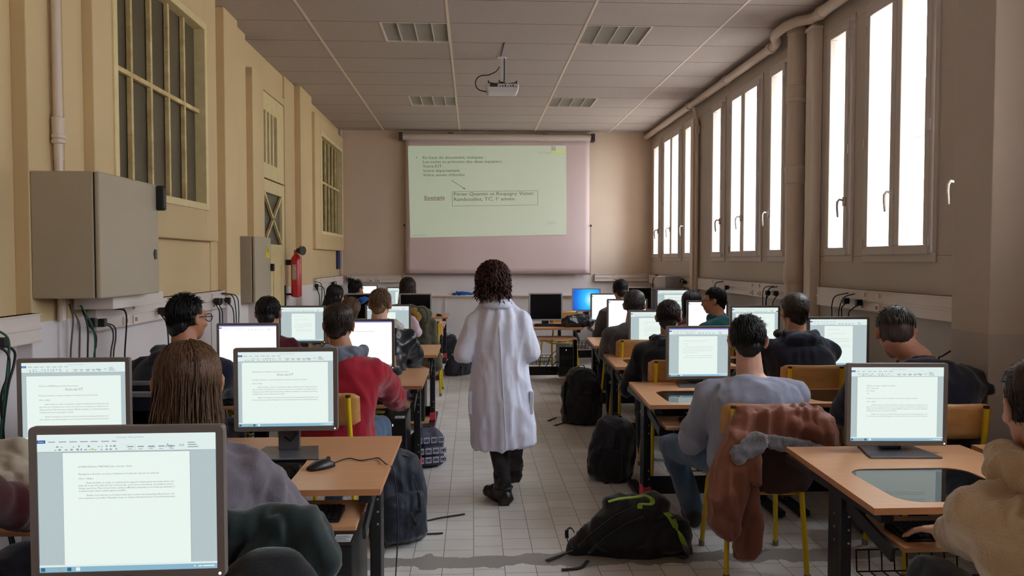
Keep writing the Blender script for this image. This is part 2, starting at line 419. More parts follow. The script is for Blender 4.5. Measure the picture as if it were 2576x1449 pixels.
# door with a louvred transom and a crossed glazed panel
dx = -2.11
d = MB()
y0, y1 = DOOR; yy0, yy1 = y0 + 0.22, y1 - 0.24
def dhole(z0, z1, hz0, hz1, h0, h1):
    d.box((dx - 0.05, y0 + 0.01, z0), (dx, h0, z1)); d.box((dx - 0.05, h1, z0), (dx, y1 - 0.01, z1))
    d.box((dx - 0.05, h0, z0), (dx, h1, hz0)); d.box((dx - 0.05, h0, hz1), (dx, h1, z1))
dhole(0.01, 2.33, 1.67, 2.20, yy0, yy1 + 0.12)
d.box((dx - 0.05, y0 + 0.18, 0.3), (dx - 0.012, y0 + 0.5, 1.5)); 
dr = struct(d, 'door_1', M_CREAM, bevel=0.004)
tr = MB(); d = tr; dhole(2.345, 3.215, 2.50, 3.03, y0 + 0.2, y1 - 0.3); ob(tr, 'transom_panel', M_CREAM, dr, bevel=0.004)
g = MB(); g.box((dx - 0.035, yy0, 1.67), (dx - 0.03, yy1 + 0.12, 2.20)); g.box((dx - 0.035, y0 + 0.2, 2.5), (dx - 0.03, y1 - 0.3, 3.03)); ob(g, 'door_glass', mat('smoky_glass', (92, 88, 80), 0.25), dr)
g = MB(); g.bar((dx - 0.01, yy0, 1.67), (dx - 0.01, yy1 + 0.12, 2.20), 0.03, 0.025, up=(1, 0, 0)); g.bar((dx - 0.01, yy0, 2.20), (dx - 0.01, yy1 + 0.12, 1.67), 0.03, 0.025, up=(1, 0, 0)); ob(g, 'crossed_bars', M_FLAKE, dr)
g = MB()
for k in (1, 2, 3): 
    yk = y0 + 0.2 + (y1 - 0.5 - y0) * k / 4 + 0.0; g.box((dx - 0.03, yk - 0.03, 2.5), (dx - 0.005, yk + 0.03, 3.03))
ob(g, 'transom_bars', M_CREAM, dr)
g = MB(); g.box((dx, y0 + 0.2, 0.25), (dx + 0.012, y0 + 0.22, 1.45)); g.box((dx, y0 + 0.52, 0.25), (dx + 0.012, y0 + 0.54, 1.45)); g.box((dx, y1 - 0.2, 0.25), (dx + 0.012, y1 - 0.18, 1.45)); g.box((dx, y0 + .2, 1.45), (dx + .012, y1 - .18, 1.47)); ob(g, 'panel_moulding', M_CREAM, dr)
hd = MB(); hy = y1 - 0.03; hd.box((dx, hy - 0.02, 0.98), (dx + 0.012, hy + 0.02, 1.22)); hd.tube([(dx + 0.01, hy, 1.12), (dx + 0.06, hy, 1.12), (dx + 0.065, hy - 0.02, 1.12), (dx + 0.065, hy + 0.13, 1.115)], 0.011); ob(hd, 'door_handle', mat('black_metal', (22, 20, 18), 0.35, metal=0.6), dr, smooth=False)

# right wall with slender casements in deep reveals
SING = [(11.78, 12.07), (9.97, 10.27), (8.80, 9.08), (7.03, 7.29), (5.82, 6.07), (4.10, 4.38)]
DOUB = [(10.63, 10.97, 11.07, 11.41), (7.67, 8.01, 8.12, 8.41), (4.76, 5.04, 5.165, 5.455)]
SING += [(2.95, 3.25), (1.2, 1.5), (0.0, .3), (-1.75, -1.45)]; DOUB += [(1.88, 2.18, 2.3, 2.6), (-1.0, -.7, -.6, -.3)]
WZ0, WZ1 = 1.60, 3.25
op = sorted([(a - 0.07, b + 0.07) for a, b in SING] + [(a - 0.07, d_ + 0.07) for a, b, c_, d_ in DOUB])
wr = MB(); T = 0.34
wr.box((XR, YK, -0.1), (XR + T, YB + 0.3, WZ0 - 0.07)); wr.box((XR, YK, WZ1 + 0.07), (XR + T, YB + 0.3, CEIL + 0.3))
prev = YK
for a, b in op:
    wr.box((XR, prev, WZ0 - 0.07), (XR + T, a, WZ1 + 0.07)); prev = b
wr.box((XR, prev, WZ0 - 0.07), (XR + T, YB + 0.3, WZ1 + 0.07))
wr.box((2.52, 3.64, 0), (XR, 3.94, CEIL))
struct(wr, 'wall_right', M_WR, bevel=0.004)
M_GLS = bpy.data.materials.new('window_glass'); M_GLS.use_nodes = True; nt = M_GLS.node_tree; nt.nodes.clear()
o_ = nt.nodes.new('ShaderNodeOutputMaterial'); mx = nt.nodes.new('ShaderNodeMixShader'); tp = nt.nodes.new('ShaderNodeBsdfTransparent'); gl = nt.nodes.new('ShaderNodeBsdfGlossy')
tp.inputs[0].default_value = (0.96, 0.97, 0.96, 1); gl.inputs['Roughness'].default_value = 0.02; mx.inputs[0].default_value = 0.06
nt.links.new(tp.outputs[0], mx.inputs[1]); nt.links.new(gl.outputs[0], mx.inputs[2]); nt.links.new(mx.outputs[0], o_.inputs['Surface'])
def handle_mb(x, y, z, s=-1):
    h = MB(); h.box((x, y - 0.014, z - 0.035), (x - 0.014, y + 0.014, z + 0.035))
    h.tube([(x - 0.01, y, z + 0.01), (x - 0.045, y, z + 0.015), (x - 0.06, y, z - 0.005), (x - 0.062, y, z - 0.04), (x - 0.055, y, z - 0.12)], [0.009, 0.009, 0.0095, 0.009, 0.007], 8)
    return h
nwin = [2]
M_HAN = mat('satin_handle', (214, 206, 200), 0.25, metal=0.1)
def casement(panes, y_handle):
    nwin[0] += 1
    a = panes[0][0] - 0.07; b = panes[-1][1] + 0.07
    f = MB(); x0 = XR - 0.012; x1 = XR + 0.055
    f.box((x0, a - 0.035, WZ0 - 0.11), (x1, b + 0.035, WZ0 - 0.05)); f.box((x0, a - 0.035, WZ1 + 0.05), (x1, b + 0.035, WZ1 + 0.11))
    f.box((x0, a - 0.035, WZ0 - 0.05), (x1, a + 0.005, WZ1 + 0.05)); f.box((x0, b - 0.005, WZ0 - 0.05), (x1, b + 0.035, WZ1 + 0.05))
    w = struct(f, 'window_%d' % nwin[0], M_PVC, bevel=0.004)
    for p, q in panes:
        s = MB(); xs_ = XR - 0.035; xe = XR + 0.03
        lo = p - 0.055 if len(panes) == 1 or p == panes[0][0] else p - 0.05; hi = q + 0.055 if len(panes) == 1 or q == panes[-1][1] else q + 0.055
        if len(panes) == 2: 
            mid = (panes[0][1] + panes[1][0]) / 2
            if p == panes[0][0]: hi = mid - 0.001
            else: lo = mid + 0.001
        s.box((xs_, lo, WZ0 - 0.06), (xe, hi, WZ0)); s.box((xs_, lo, WZ1), (xe, hi, WZ1 + 0.06)); s.box((xs_, lo, WZ0), (xe, p, WZ1)); s.box((xs_, q, WZ0), (xe, hi, WZ1))
        so = ob(s, 'sash', M_PVC, w, bevel=0.005)
        ob(MB().box((XR + 0.0, p, WZ0), (XR + 0.004, q, WZ1)), 'window_glass', M_GLS, so)
        hg = MB(); hgy = lo if p == panes[0][0] else hi
        for z in (WZ0 + 0.02, WZ0 + 0.75, WZ1 - 0.1): hg.tube([(xs_ - 0.004, hgy, z - 0.035), (xs_ - 0.004, hgy, z + 0.035)], 0.008, 8)
        ob(hg, 'hinge', M_PVC, so)
    ob(handle_mb(XR - 0.035, y_handle, 1.95), 'window_handle', M_HAN, w, smooth=True)
    portal(XR + T + 0.02, a, b, WZ0 - 0.06, WZ1 + 0.06)
for a, b in SING:
    far = a in (11.78, 8.80, 5.82, 2.95, 0.0)
    casement([(a, b)], a - 0.03 if far else b + 0.03)
for a, b, c_, d_ in DOUB: casement([(a, b), (c_, d_)], (b + c_) / 2 + 0.01)

# outside: the house across the yard
hs = MB(); hs.box((14, 10, -4), (20, 44, 5.4), 0)
for k in range(14):
    x = 13.6 + k * 0.45; z = 5.3 + k * 0.30
    hs.add([(x, 9.6, z), (x, 44, z), (x + 0.5, 44, z + 0.34), (x + 0.5, 9.6, z + 0.34), (x, 9.6, z - 0.06), (x, 44, z - 0.06)], [(0, 1, 2, 3), (4, 5, 1, 0)], 1)
hs.box((15.2, 23, 6.6), (16.6, 23.3, 6.8), 2); hs.box((13.85, 20.5, 1.6), (14.05, 22.0, 3.4), 2)
tag(ob(hs, 'house', [mat('pale_render', (226, 214, 190), 0.8), mat('clay_tiles', (64, 52, 50), 0.8, col2=(56, 44, 42), nscale=6, stretch=(6, 6, 1)), mat('stone_trim', (54, 54, 52), 0.8)]),
    'pale rendered house with a clay tile roof outside the nearest window', 'house')
gr = MB().box((XR + T, -10, -3.2), (60, 70, -3.0)); tag(ob(gr, 'yard', mat('pale_gravel', (190, 184, 176), 0.9)), kind='structure')
hl = MB().grid(24, 6, lambda u, v: (60 + 26 * v, -10 + 130 * u, -3 + (26 + 7 * math.sin(u * 9) + 4 * math.sin(u * 23)) * v)); tag(ob(hl, 'hills', mat('hazy_hill', (50, 60, 64), 0.9), smooth=True), kind='structure')

# back wall: board, ledge, dado
bw = MB(); bw.box((-1.15, YB - 0.03, 0.0), (2.0, YB, 0.935)); bw.box((-0.46, YB - 0.04, 0.0), (-0.43, YB - 0.03, 0.93)); bw.box((0.9, YB - 0.04, 0.0), (0.93, YB - 0.03, 0.93)); bw.box((-1.15, YB - 0.045, 0), (2.0, YB - 0.03, 0.1))
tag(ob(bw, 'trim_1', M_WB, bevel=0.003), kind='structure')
t = thing('whiteboard', 'white board mostly hidden behind the lowered projection screen', 'whiteboard', (0.4, YB - 0.01, 0.93))
ob(MB().box((-1.12, YB - 0.02, 0.95), (1.87, YB - 0.002, 1.285)), 'board', mat('board_enamel', (236, 230, 232), 0.25), t)
ob(MB().box((-1.15, YB - 0.09, 0.925), (1.97, YB - 0.002, 0.95)), 'pen_ledge', M_TRIM, t, bevel=0.004)

# projection screen with the slide that is thrown on it
t = thing('projection_screen', 'pull-down projection screen with a green slide of French instructions on the back wall', 'projection screen', (0.4, YB - 0.1, 3.42))
ysn = YB - 0.10
cs = MB().tube([(-1.10, ysn, 3.45), (1.88, ysn, 3.45)], 0.055, 16); ob(cs, 'roller_case', mat('white_metal_case', (214, 204, 194), 0.4), t, smooth=True, ang=50)
for x in (-1.16, 1.88): ob(MB().box((x, ysn - 0.065, 3.385), (x + .06, ysn + 0.06, 3.515)), 'end_cap', mat('brown_plastic', (60, 48, 44), 0.5), t, bevel=0.01)
for x in (-0.35, 1.15): ob(MB().box((x - 0.04, ysn - 0.02, 3.5), (x + 0.04, ysn + 0.1, 3.52)), 'ceiling_bracket', mat('dull_steel', (120, 116, 112), 0.4, metal=0.7), t)
fab = MB(); fab.grid(40, 24, lambda u, v: (-1.06 + 2.92 * u, ysn + 0.004 * math.sin(u * 19), 3.41 - 2.12 * v)); ob(fab, 'screen_fabric', mat('screen_fabric', (226, 204, 204), 0.8), t, smooth=True, solid=0.003)
wb = MB().tube([(-1.09, ysn, 1.283), (1.89, ysn, 1.283)], 0.012, 10); ob(wb, 'weight_bar', mat('grey_bar', (120, 108, 110), 0.5), t)
for x in (-1.085, 1.885):
    pk = MB(); pk.box((x - 0.012, ysn - 0.02, 2.04), (x + 0.012, ysn + 0.02, 2.07)); pk.tube([(x, ysn, 1.3), (x, ysn, 2.05)], 0.003, 4); ob(pk, 'tension_cord', M_BLK, t)
YS = ysn - 0.012
def sl(u, v):   # slide corners as thrown, slightly keystoned; u right, v up in 0..1
    tl = at(1026, 367, Y=YS); tr_ = at(1424, 366, Y=YS); bl = at(1032, 598, Y=YS); brr = at(1425, 590, Y=YS)
    p = tl * (1 - u) * v + tr_ * u * v + bl * (1 - u) * (1 - v) + brr * u * (1 - v)
    return p
def slide_mat(name, col, e, base=(186, 182, 172)):
    m = bpy.data.materials.new(name); m.use_nodes = True; b = m.node_tree.nodes['Principled BSDF']; b.inputs['Base Color'].default_value = lin(base); b.inputs['Roughness'].default_value = 0.8
    b.inputs['Emission Color'].default_value = lin(col); b.inputs['Emission Strength'].default_value = e; return m
sd = MB()
SW, SH = 400.0, 226.0     # slide units
def P2(x, z, k=0.0): p = sl(x / SW, z / SH); return (p.x, p.y - k, p.z)
def q(x0, z0, x1, z1, mi, k): sd.add([P2(x0, z0, k), P2(x1, z0, k), P2(x1, z1, k), P2(x0, z1, k)], [(0, 1, 2, 3)], mi)
n = 12
for i in range(n): sd.add([P2(SW * i / n, 0), P2(SW * (i + 1) / n, 0), P2(SW * (i + 1) / n, SH), P2(SW * i / n, SH)], [(0, 1, 2, 3)], 0)
def st(s_, size, x, z, mi, w, **k): text(sd, s_, size, x, z, 0, mi, maxw=w, to=lambda a, b: P2(a, b, 0.002), **k)
q(20, 196, 22.5, 198.5, 1, 0.002)
for s_, z, w in (('En haut du document, indiquez :', 194, 158), ('Les noms et prénoms des deux équipiers', 183.5, 200), ('Votre IUT', 172.5, 48), ('Votre département', 161.5, 93), ("Votre année d'études", 151, 105)):
    st(s_, 9.5, 36, z, 1, w, bold=0.02)
st('Périer Quentin et Roquigny Victor,', 12.5, 112, 102, 1, 206, bold=0.024); st('Rambouillet, TC, 1', 12.5, 112, 89, 1, 110, bold=0.024); st('e', 7, 223.5, 93.5, 1, 4, bold=0.01); st('année.', 12.5, 232, 89, 1, 38, bold=0.024)
st('Exemple', 12.5, 38, 94, 2, 52, bold=0.024); q(38, 91.5, 90, 92.6, 2, 0.002)
for a in ((108, 112, 327, 112.8), (108, 76, 327, 76.8), (108, 76, 108.8, 112.8), (326.2, 76, 327, 112.8)): q(*a, 1, 0.002)
def sline(x0, z0, x1, z1, w, mi):
    dx_, dz_ = x1 - x0, z1 - z0; L = math.hypot(dx_, dz_); nx, nz = -dz_ / L * w, dx_ / L * w
    sd.add([P2(x0 + nx, z0 + nz, .002), P2(x0 - nx, z0 - nz, .002), P2(x1 - nx, z1 - nz, .002), P2(x1 + nx, z1 + nz, .002)], [(0, 1, 2, 3)], mi)
sline(107, 141, 141, 119, 0.6, 1); sd.add([P2(142.5, 117.5, .002), P2(137, 119, .002), P2(139.5, 122.5, .002)], [(0, 1, 2)], 1)
q(363, 203, 396, 214, 3, 0.002); q(362, 213, 374, 224, 4, 0.0025); text(sd, 'VOTRE', 9, 328, 204, 0, 5, maxw=30, to=lambda a, b: P2(a, b, .002))
st('THALES', 7.5, 5, 3, 5, 35, bold=0.01); st('(ph)', 12, 350, 28, 5, 22)
ob(sd, 'slide', [slide_mat('slide_green', (172, 192, 164), 0.46), slide_mat('slide_text', (104, 118, 100), 0.05, (136, 134, 124)), slide_mat('slide_red', (150, 84, 84), 0.1, (150, 96, 96)), slide_mat('slide_lime', (180, 206, 70), 0.45), slide_mat('slide_grey', (130, 150, 140), 0.3), slide_mat('slide_faint', (130, 160, 140), 0.3)], t)

# ceiling projector
c0 = at(1263, 222, Y=7.9); t = thing('projector', 'white ceiling projector hanging on a short pole in mid room', 'projector', (c0.x, 7.9, CEIL))
px_, pz = c0.x, 3.235
bd = MB(); bd.loft([[(px_ + a * w, 7.9 + b * dd, z) for a, b in ((-1, -1), (1, -1), (1, 1), (-1, 1))] for z, w, dd in ((pz - 0.045, 0.145, 0.115), (pz - 0.005, 0.165, 0.13), (pz + 0.035, 0.165, 0.13))]); ob(bd, 'housing', mat('projector_white', (226, 222, 226), 0.4), t, bevel=0.012)
pn = MB(); pn.box((px_ - 0.125, 7.9 - 0.134, pz - 0.0), (px_ - 0.05, 7.9 - 0.128, pz + 0.035), 0)
for k in range(7): pn.box((px_ - 0.03 + k * 0.026, 7.9 - 0.134, pz + 0.0), (px_ - 0.018 + k * 0.026, 7.9 - 0.129, pz + 0.008 + 0.006 * (k % 3)), 0)
ob(pn, 'connector_panel', mat('dark_violet_panel', (66, 56, 66), 0.5), t)
pl = MB().box((px_ - 0.022, 7.88, 3.31), (px_ + 0.014, 7.92, CEIL)); pl.box((px_ - 0.05, 7.85, CEIL - 0.008), (px_ + 0.05, 7.95, CEIL - 0.001)); ob(pl, 'pole', mat('projector_white', (0, 0, 0)), t, bevel=0.003)
mt = MB(); mt.box((px_ - 0.05, 7.86, pz + 0.045), (px_ + 0.04, 7.94, pz + 0.06))
for a, b in ((-0.14, -0.1), (0.14, -0.1), (-0.14, 0.1), (0.14, 0.1)): mt.bar((px_, 7.9, pz + 0.05), (px_ + a, 7.9 + b, pz + 0.048), 0.014, 0.006); mt.box((px_ + a - .006, 7.9 + b - .006, pz + .03), (px_ + a + .006, 7.9 + b + .006, pz + .066))
mt.tube([(px_ - 0.03, 7.9, pz + 0.09), (px_ + 0.03, 7.88, pz + 0.04), (px_ + 0.04, 7.86, pz)], 0.01); ob(mt, 'ceiling_mount', M_BLK, t)
cbp = [at(*p, Y=7.86) for p in ((1256, 168), (1250, 178), (1240, 184), (1228, 189), (1212, 190), (1201, 196), (1196, 208), (1199, 220), (1207, 227), (1224, 231))]
cb = MB().tube(spline(cbp), 0.0055, 6); cb.tube([(px_ + 0.022, 7.9, CEIL), (px_ + 0.022, 7.9, 3.34), (px_ + 0.02, 7.9, 3.30), (px_ + 0.05, 7.88, 3.27), (px_ + 0.11, 7.83, 3.24)], 0.006, 6); cb.tube([(px_ + 0.022, 7.9, 3.36), (px_ + 0.005, 7.9, 3.29)], 0.005, 6); cb.tube([(px_ - .015, 7.9, CEIL + .0), (px_ - .01, 7.75, CEIL - .004), (px_, 7.35, CEIL - .005)], 0.004, 5)
ob(cb, 'cable', M_RUB, t, smooth=True)

# recessed fittings, switched off
M_LV = mat('grey_louvre', (190, 186, 178), 0.35); M_LF = mat('fitting_frame', (226, 214, 202), 0.5)
def lampobj():
    t = thing('ceiling_light', '', 'ceiling light', (0, 0, CEIL), 'recessed ceiling lights')
    f = MB(); 
    for a, b in (((0, 0, 0), (0.6, 0.015, .03)), ((0, 0.585, 0), (0.6, 0.6, .03)), ((0, 0, 0), (0.015, 0.6, .03)), ((0.585, 0, 0), (0.6, 0.6, .03))): f.box((a[0], a[1], CEIL + a[2] - .004), (b[0], b[1], CEIL + b[2]))
    ob(f, 'frame', M_LF, t)
    ob(MB().box((0.0, 0.0, CEIL + 0.09), (0.6, 0.6, CEIL + 0.1)).box((0, 0, CEIL + .03), (.01, .6, CEIL + .09)).box((.59, 0, CEIL + .03), (.6, .6, CEIL + .09)).box((0, 0, CEIL + .03), (.6, .01, CEIL + .09)).box((0, .59, CEIL + .03), (.6, .6, CEIL + .09)), 'tray', M_LF, t)
    l = MB()
    for k in range(1, 15): l.box((0.015, 0.04 * k - 0.001, CEIL + 0.003), (0.585, 0.04 * k + 0.002, CEIL + 0.045))
    for k in range(1, 4): l.box((0.15 * k - 0.004, 0.015, CEIL - 0.001), (0.15 * k + 0.004, 0.585, CEIL + 0.05), 1)
    ob(l, 'louvre', [M_LV, M_LF], t)
    tb = MB()
    for k in range(4): tb.tube([(0.075 + 0.15 * k, 0.03, CEIL + 0.065), (0.075 + 0.15 * k, 0.57, CEIL + 0.065)], 0.013, 8)
    ob(tb, 'fluorescent_tube', mat('unlit_tube', (200, 200, 196), 0.3), t)
    return t
l0 = lampobj()
LL = ['unlit louvred ceiling light left of the projector, nearer the camera', 'unlit louvred ceiling light right of the projector, nearer the camera', 'unlit louvred ceiling light near the screen, left one', 'unlit louvred ceiling light near the screen, right one']
for i, (x, y) in enumerate(LAMPS):
    o = l0 if i == 0 else dup(l0, (x, y, CEIL)); o.location = (x, y, CEIL); o['label'] = LL[i]

# pipes
M_PP = mat('painted_pipe', (222, 204, 190), 0.4, bump=0.1, nscale=20)
hp = MB()
def P_(px, py, X): return at(px, py, X=X)
pts = [(2.80, 12.35, 3.50), (2.80, 9.9, 3.50), (2.80, 7.2, 3.50), (2.80, 7.02, 3.49)]
hp.tube([(2.79, 12.38, 3.485), (2.79, 7.05, 3.485)], 0.042, 14); hp.tube([(2.79, 7.08, 3.485), (2.76, 6.95, 3.485), (2.70, 6.85, 3.49), (2.66, 6.72, 3.49), (2.66, 6.5, 3.49), (2.70, 6.38, 3.49), (2.78, 6.28, 3.485), (2.79, 6.15, 3.485)], 0.042, 14); hp.tube([(2.79, 6.2, 3.485), (2.79, YK, 3.485)], 0.045, 14)
for y in (9.9, 8.45, 7.15, 6.12, 4.3): hp.tube([(2.79, y - .03, 3.485), (2.79, y + .03, 3.485)], 0.052, 14)
tag(ob(hp, 'ceiling_pipe', M_PP, smooth=True, ang=60), 'long painted pipe running under the ceiling above the windows', 'pipe')
vp = MB(); cx_, cy_ = 2.795, 6.60
vp.lathe((cx_, cy_, 0), [(0.078, 0), (0.078, 1.30), (0.084, 1.31), (0.088, 1.34), (0.088, 1.38), (0.084, 1.42), (0.084, 1.46), (0.074, 1.48), (0.074, 2.16), (0.086, 2.17), (0.086, 2.20), (0.082, 2.21), (0.088, 2.30), (0.085, 2.31), (0.074, 2.32), (0.074, 2.86), (0.084, 2.87), (0.084, 2.9), (0.078, 2.91), (0.086, 3.0), (0.074, 3.01), (0.074, 3.44), (0.08, 3.45), (0.08, CEIL - .002)], 24)
tag(ob(vp, 'drainpipe', M_PP, smooth=True, ang=30), 'thick vertical cast drainpipe between the two nearest window bays', 'pipe')
bx = MB().box((2.79, 6.27, 0), (2.878, 6.39, 3.44)); bx.box((2.78, 6.26, 3.40), (2.879, 6.40, 3.43)); tag(ob(bx, 'pipe_casing', M_TRIM, bevel=0.006), 'square white pipe casing right of the thick drainpipe', 'pipe casing')
v2 = MB(); v2.tube([(2.84, 9.70, 0), (2.84, 9.70, 3.22), (2.82, 9.70, 3.34), (2.79, 9.70, 3.44)], 0.022, 10); v2.box((2.80, 9.74, 0), (2.86, 9.86, 3.3)); v2.box((2.815, 9.68, 3.1), (2.865, 9.72, 3.2))
tag(ob(v2, 'thin_pipe', M_PP, smooth=True, ang=40), 'thin vertical pipe with flat casing between the two farthest window bays', 'pipe')
lp = MB(); lx, ly = -2.065, 3.98
lp.lathe((lx, ly, 0), [(0.022, 2.0), (0.022, 2.0), (0.022, 2.08), (0.032, 2.085), (0.032, 2.1), (0.026, 2.105), (0.032, 2.11), (0.032, 2.125), (0.028, 2.13), (0.03, 2.21), (0.022, 2.215), (0.021, CEIL)], 14); lp.tube([(lx, ly, 1.2), (lx, ly, 2.02)], 0.02, 10)
tag(ob(lp, 'wall_pipe', M_PP, smooth=True, ang=35), 'slim painted pipe with a bulging joint above the large grey cabinet', 'pipe')
cp = MB().tube([(-2.06, 12.3, 1.3), (-2.06, 12.3, CEIL)], 0.008, 6); cp.box((-2.075, 12.2, 1.28), (-2.045, 12.22, 1.66)); tag(ob(cp, 'corner_conduit', M_TRIM), 'thin conduit in the far left corner beside the small window', 'pipe')
tag(ob(MB().box((-2.10, 12.02, 1.37), (-2.075, 12.24, 1.70)), 'wall_strip', mat('navy_strip', (44, 50, 104), 0.5)), 'narrow navy blue strip on the left wall near the far corner', 'strip')

# wall cabinets
M_CAB = mat('grey_beige_enamel', (178, 166, 146), 0.45, bump=0.12, nscale=220)
def cabinet(label, y0, y1, z0, z1, x0, x1, lock, group='grey electrical cabinets'):
    t = thing('electrical_cabinet', label, 'cabinet', (x0, y0, z0), group)
    ob(MB().box((x0, y0, z0), (x1 - 0.03, y1, z1)), 'body', M_CAB, t, bevel=0.006)
    dd = ob(MB().box((x1 - 0.024, y0 - 0.0, z0), (x1, y1, z1)), 'door', M_CAB, t, bevel=0.008)
    ob(MB().box((x1 - 0.032, y0 + 0.006, z0 + 0.006), (x1 - 0.022, y1 - 0.01, z1 - 0.006)), 'seal', M_RUB, t)
    return t, dd
cA = at(248, 430, X=-1.78); zt = cA.z; zb = at(250, 752, X=-1.78).z; yA = cA.y; yB = at(400, 600, X=-1.78).y
t, dd = cabinet('large grey-beige electrical cabinet high on the left wall', yA, yB, zb, zt, -2.10, -1.78, True)
ob(MB().box((-1.79, yB - 0.035, (zb + zt) / 2 + 0.16), (-1.735, yB + 0.01, (zb + zt) / 2 + 0.30)), 'latch', M_BLK, dd, bevel=0.012)
ob(MB().tube([(-1.78, yB - 0.06, zb + 0.22), (-1.775, yB - 0.06, zb + 0.22)], 0.02).box((-1.782, yB - 0.07, zb + 0.19), (-1.774, yB - 0.045, zb + 0.245)), 'lock', mat('dark_brown_lock', (72, 62, 54), 0.4), dd)
ob(MB().box((-2.06, yA + 0.3, zb - 0.07), (-1.86, yA + 0.95, zb)), 'cable_duct', M_DUCT, t, bevel=0.004)
xx = -1.93; cA = at(641, 594, X=xx); yA2 = cA.y; zt = cA.z; zb2 = at(645, 762, X=xx).z; yB2 = at(682, 650, X=xx).y
t, dd = cabinet('small grey-beige electrical cabinet with a yellow warning sign beside the door', yA2, yB2, zb2, zt, -2.10, xx, False)
ob(MB().box((xx - 0.005, yB2 - 0.03, (zt + zb2) / 2 - 0.02), (xx + 0.03, yB2 + 0.02, (zt + zb2) / 2 + 0.05)), 'latch', M_BLK, dd, bevel=0.006)
wt = MB(); wy = yA2 + (yB2 - yA2) * 0.62; wz = zt - 0.19
wt.add([(xx + 0.002, wy, wz), (xx + 0.002, wy + 0.17, wz), (xx + 0.002, wy + 0.085, wz + 0.15)], [(0, 1, 2)], 0)
wt.add([(xx + 0.003, wy + 0.09, wz + 0.12), (xx + 0.003, wy + 0.07, wz + 0.06), (xx + 0.003, wy + 0.088, wz + 0.065), (xx + 0.003, wy + 0.078, wz + 0.015), (xx + 0.003, wy + 0.105, wz + 0.075), (xx + 0.003, wy + 0.088, wz + 0.07)], [(0, 1, 2, 3, 4, 5)], 1)
ob(wt, 'warning_sign', [mat('warning_yellow', (226, 208, 40), 0.5), M_BLK], dd)

# fire extinguisher
ex = at(750, 690, X=-1.97); ey = ex.y; t = thing('fire_extinguisher', 'red fire extinguisher with a black horn hung beside the door', 'fire extinguisher', (-1.99, ey, 1.07))
z0 = at(750, 748, X=-1.97).z; z1 = at(750, 640, X=-1.97).z; R = 0.058
ob(MB().lathe((-1.99, ey, 0), [(0.03, z0), (R, z0 + 0.012), (R, z1 - 0.07), (R * 0.93, z1 - 0.045), (R * 0.7, z1 - 0.02), (0.022, z1), (0.02, z1 + 0.02)], 24), 'cylinder', mat('signal_red', (196, 22, 40), 0.3, coat=0.3), t, smooth=True, ang=60)
lb = MB()
for k in range(6):
    a0 = -2.2 + 0.14 * k; a1 = a0 + 0.14; lb.add([(-1.99 + (R + .001) * math.cos(a), ey + (R + .001) * math.sin(a), z) for a, z in ((a0, z0 + 0.2), (a1, z0 + 0.2), (a1, z0 + 0.37), (a0, z0 + 0.37))], [(0, 1, 2, 3)])
ob(lb, 'paper_label', mat('label_paper', (214, 204, 190), 0.7, col2=(150, 140, 128), nscale=70, stretch=(1, 1, 3), contrast=0.2), t)
l2 = MB()
for r_ in range(9):
    a0 = -0.85 + 0.05 * (r_ % 2); zz = z0 + 0.14 + 0.028 * r_; l2.add([(-1.99 + (R + .001) * math.cos(a), ey + (R + .001) * math.sin(a), z) for a, z in ((a0, zz), (a0 + 0.5, zz), (a0 + 0.5, zz + 0.007), (a0, zz + 0.007))], [(0, 1, 2, 3)])
ob(l2, 'printed_text', mat('pink_print', (226, 150, 156), 0.6), t)
ob(MB().tube([(-1.97, ey - 0.02, z1 + 0.045), (-1.90, ey - 0.06, z1 + 0.04)], [0.025, 0.052], 18), 'horn', M_BLK, t, smooth=True, ang=50)
ob(MB().bar((-1.99, ey, z1 + 0.02), (-1.95, ey + 0.07, z1 + 0.10), 0.02, 0.012).bar((-1.99, ey, z1 + 0.015), (-1.94, ey + 0.08, z1 + 0.03), 0.02, 0.01).box((-2.01, ey - .02, z1), (-1.97, ey + .02, z1 + .05)), 'trigger', mat('copper_red', (190, 96, 80), 0.35, metal=0.4), t, bevel=0.003)
ob(MB().box((-2.1, ey - .02, z1 - .12), (-2.03, ey + .02, z1 - .06)), 'wall_hook', M_RUB, t)

# cable trunking with sockets
def trunk(label, p0, p1, axis, face, z0, z1, sockets, dirn):
    """axis 'y': runs along Y on an X wall; 'x': runs along X on the back wall; face = surface coordinate"""
    t = thing('cable_trunking', label, 'cable trunking', ((face, p0, z0) if axis == 'y' else (p0, face, z0)), 'white cable trunking')
    m = MB(); d_ = 0.055 * dirn
    def bx(a, b, za, zb, dep, mi=0):
        if axis == 'y': m.box((face, a, za), (face + dep, b, zb), mi)
        else: m.box((a, face, za), (b, face + dep, zb), mi)
    bx(p0, p1, z0, z1, d_ * 0.9); h = z1 - z0
    bx(p0, p1, z0, z0 + 0.008, d_ * 1.04); bx(p0, p1, z1 - 0.008, z1, d_ * 1.04); bx(p0, p1, z0 + h * 0.45, z0 + h * 0.55, d_ * 1.04)
    ob(m, 'duct', M_DUCT, t, bevel=0.003)
    for s_ in sockets:
        m = MB(); zc = z0 + h * 0.22
        bx(s_ - 0.03, s_ + 0.03, zc - 0.026, zc + 0.026, d_ * 1.12)
        so = ob(m, 'wall_socket', M_TRIM, t, bevel=0.002)
        m = MB(); bx(s_ - 0.015, s_ + 0.015, zc - 0.012, zc + 0.012, d_ * 1.15); ob(m, 'socket_hole', mat('socket_grey', (140, 130, 124), 0.5), so)
        m = MB(); zc = z0 + h * 0.78; bx(s_ - 0.02, s_ + 0.02, zc - 0.015, zc + 0.015, d_ * 1.12); ob(m, 'network_port', M_TRIM, t)
    return t
trunk('white cable trunking at the near left edge, left of the pier', -1.0, 3.76, 'y', -2.10, 1.115, 1.25, [0.6, 3.42], 1)
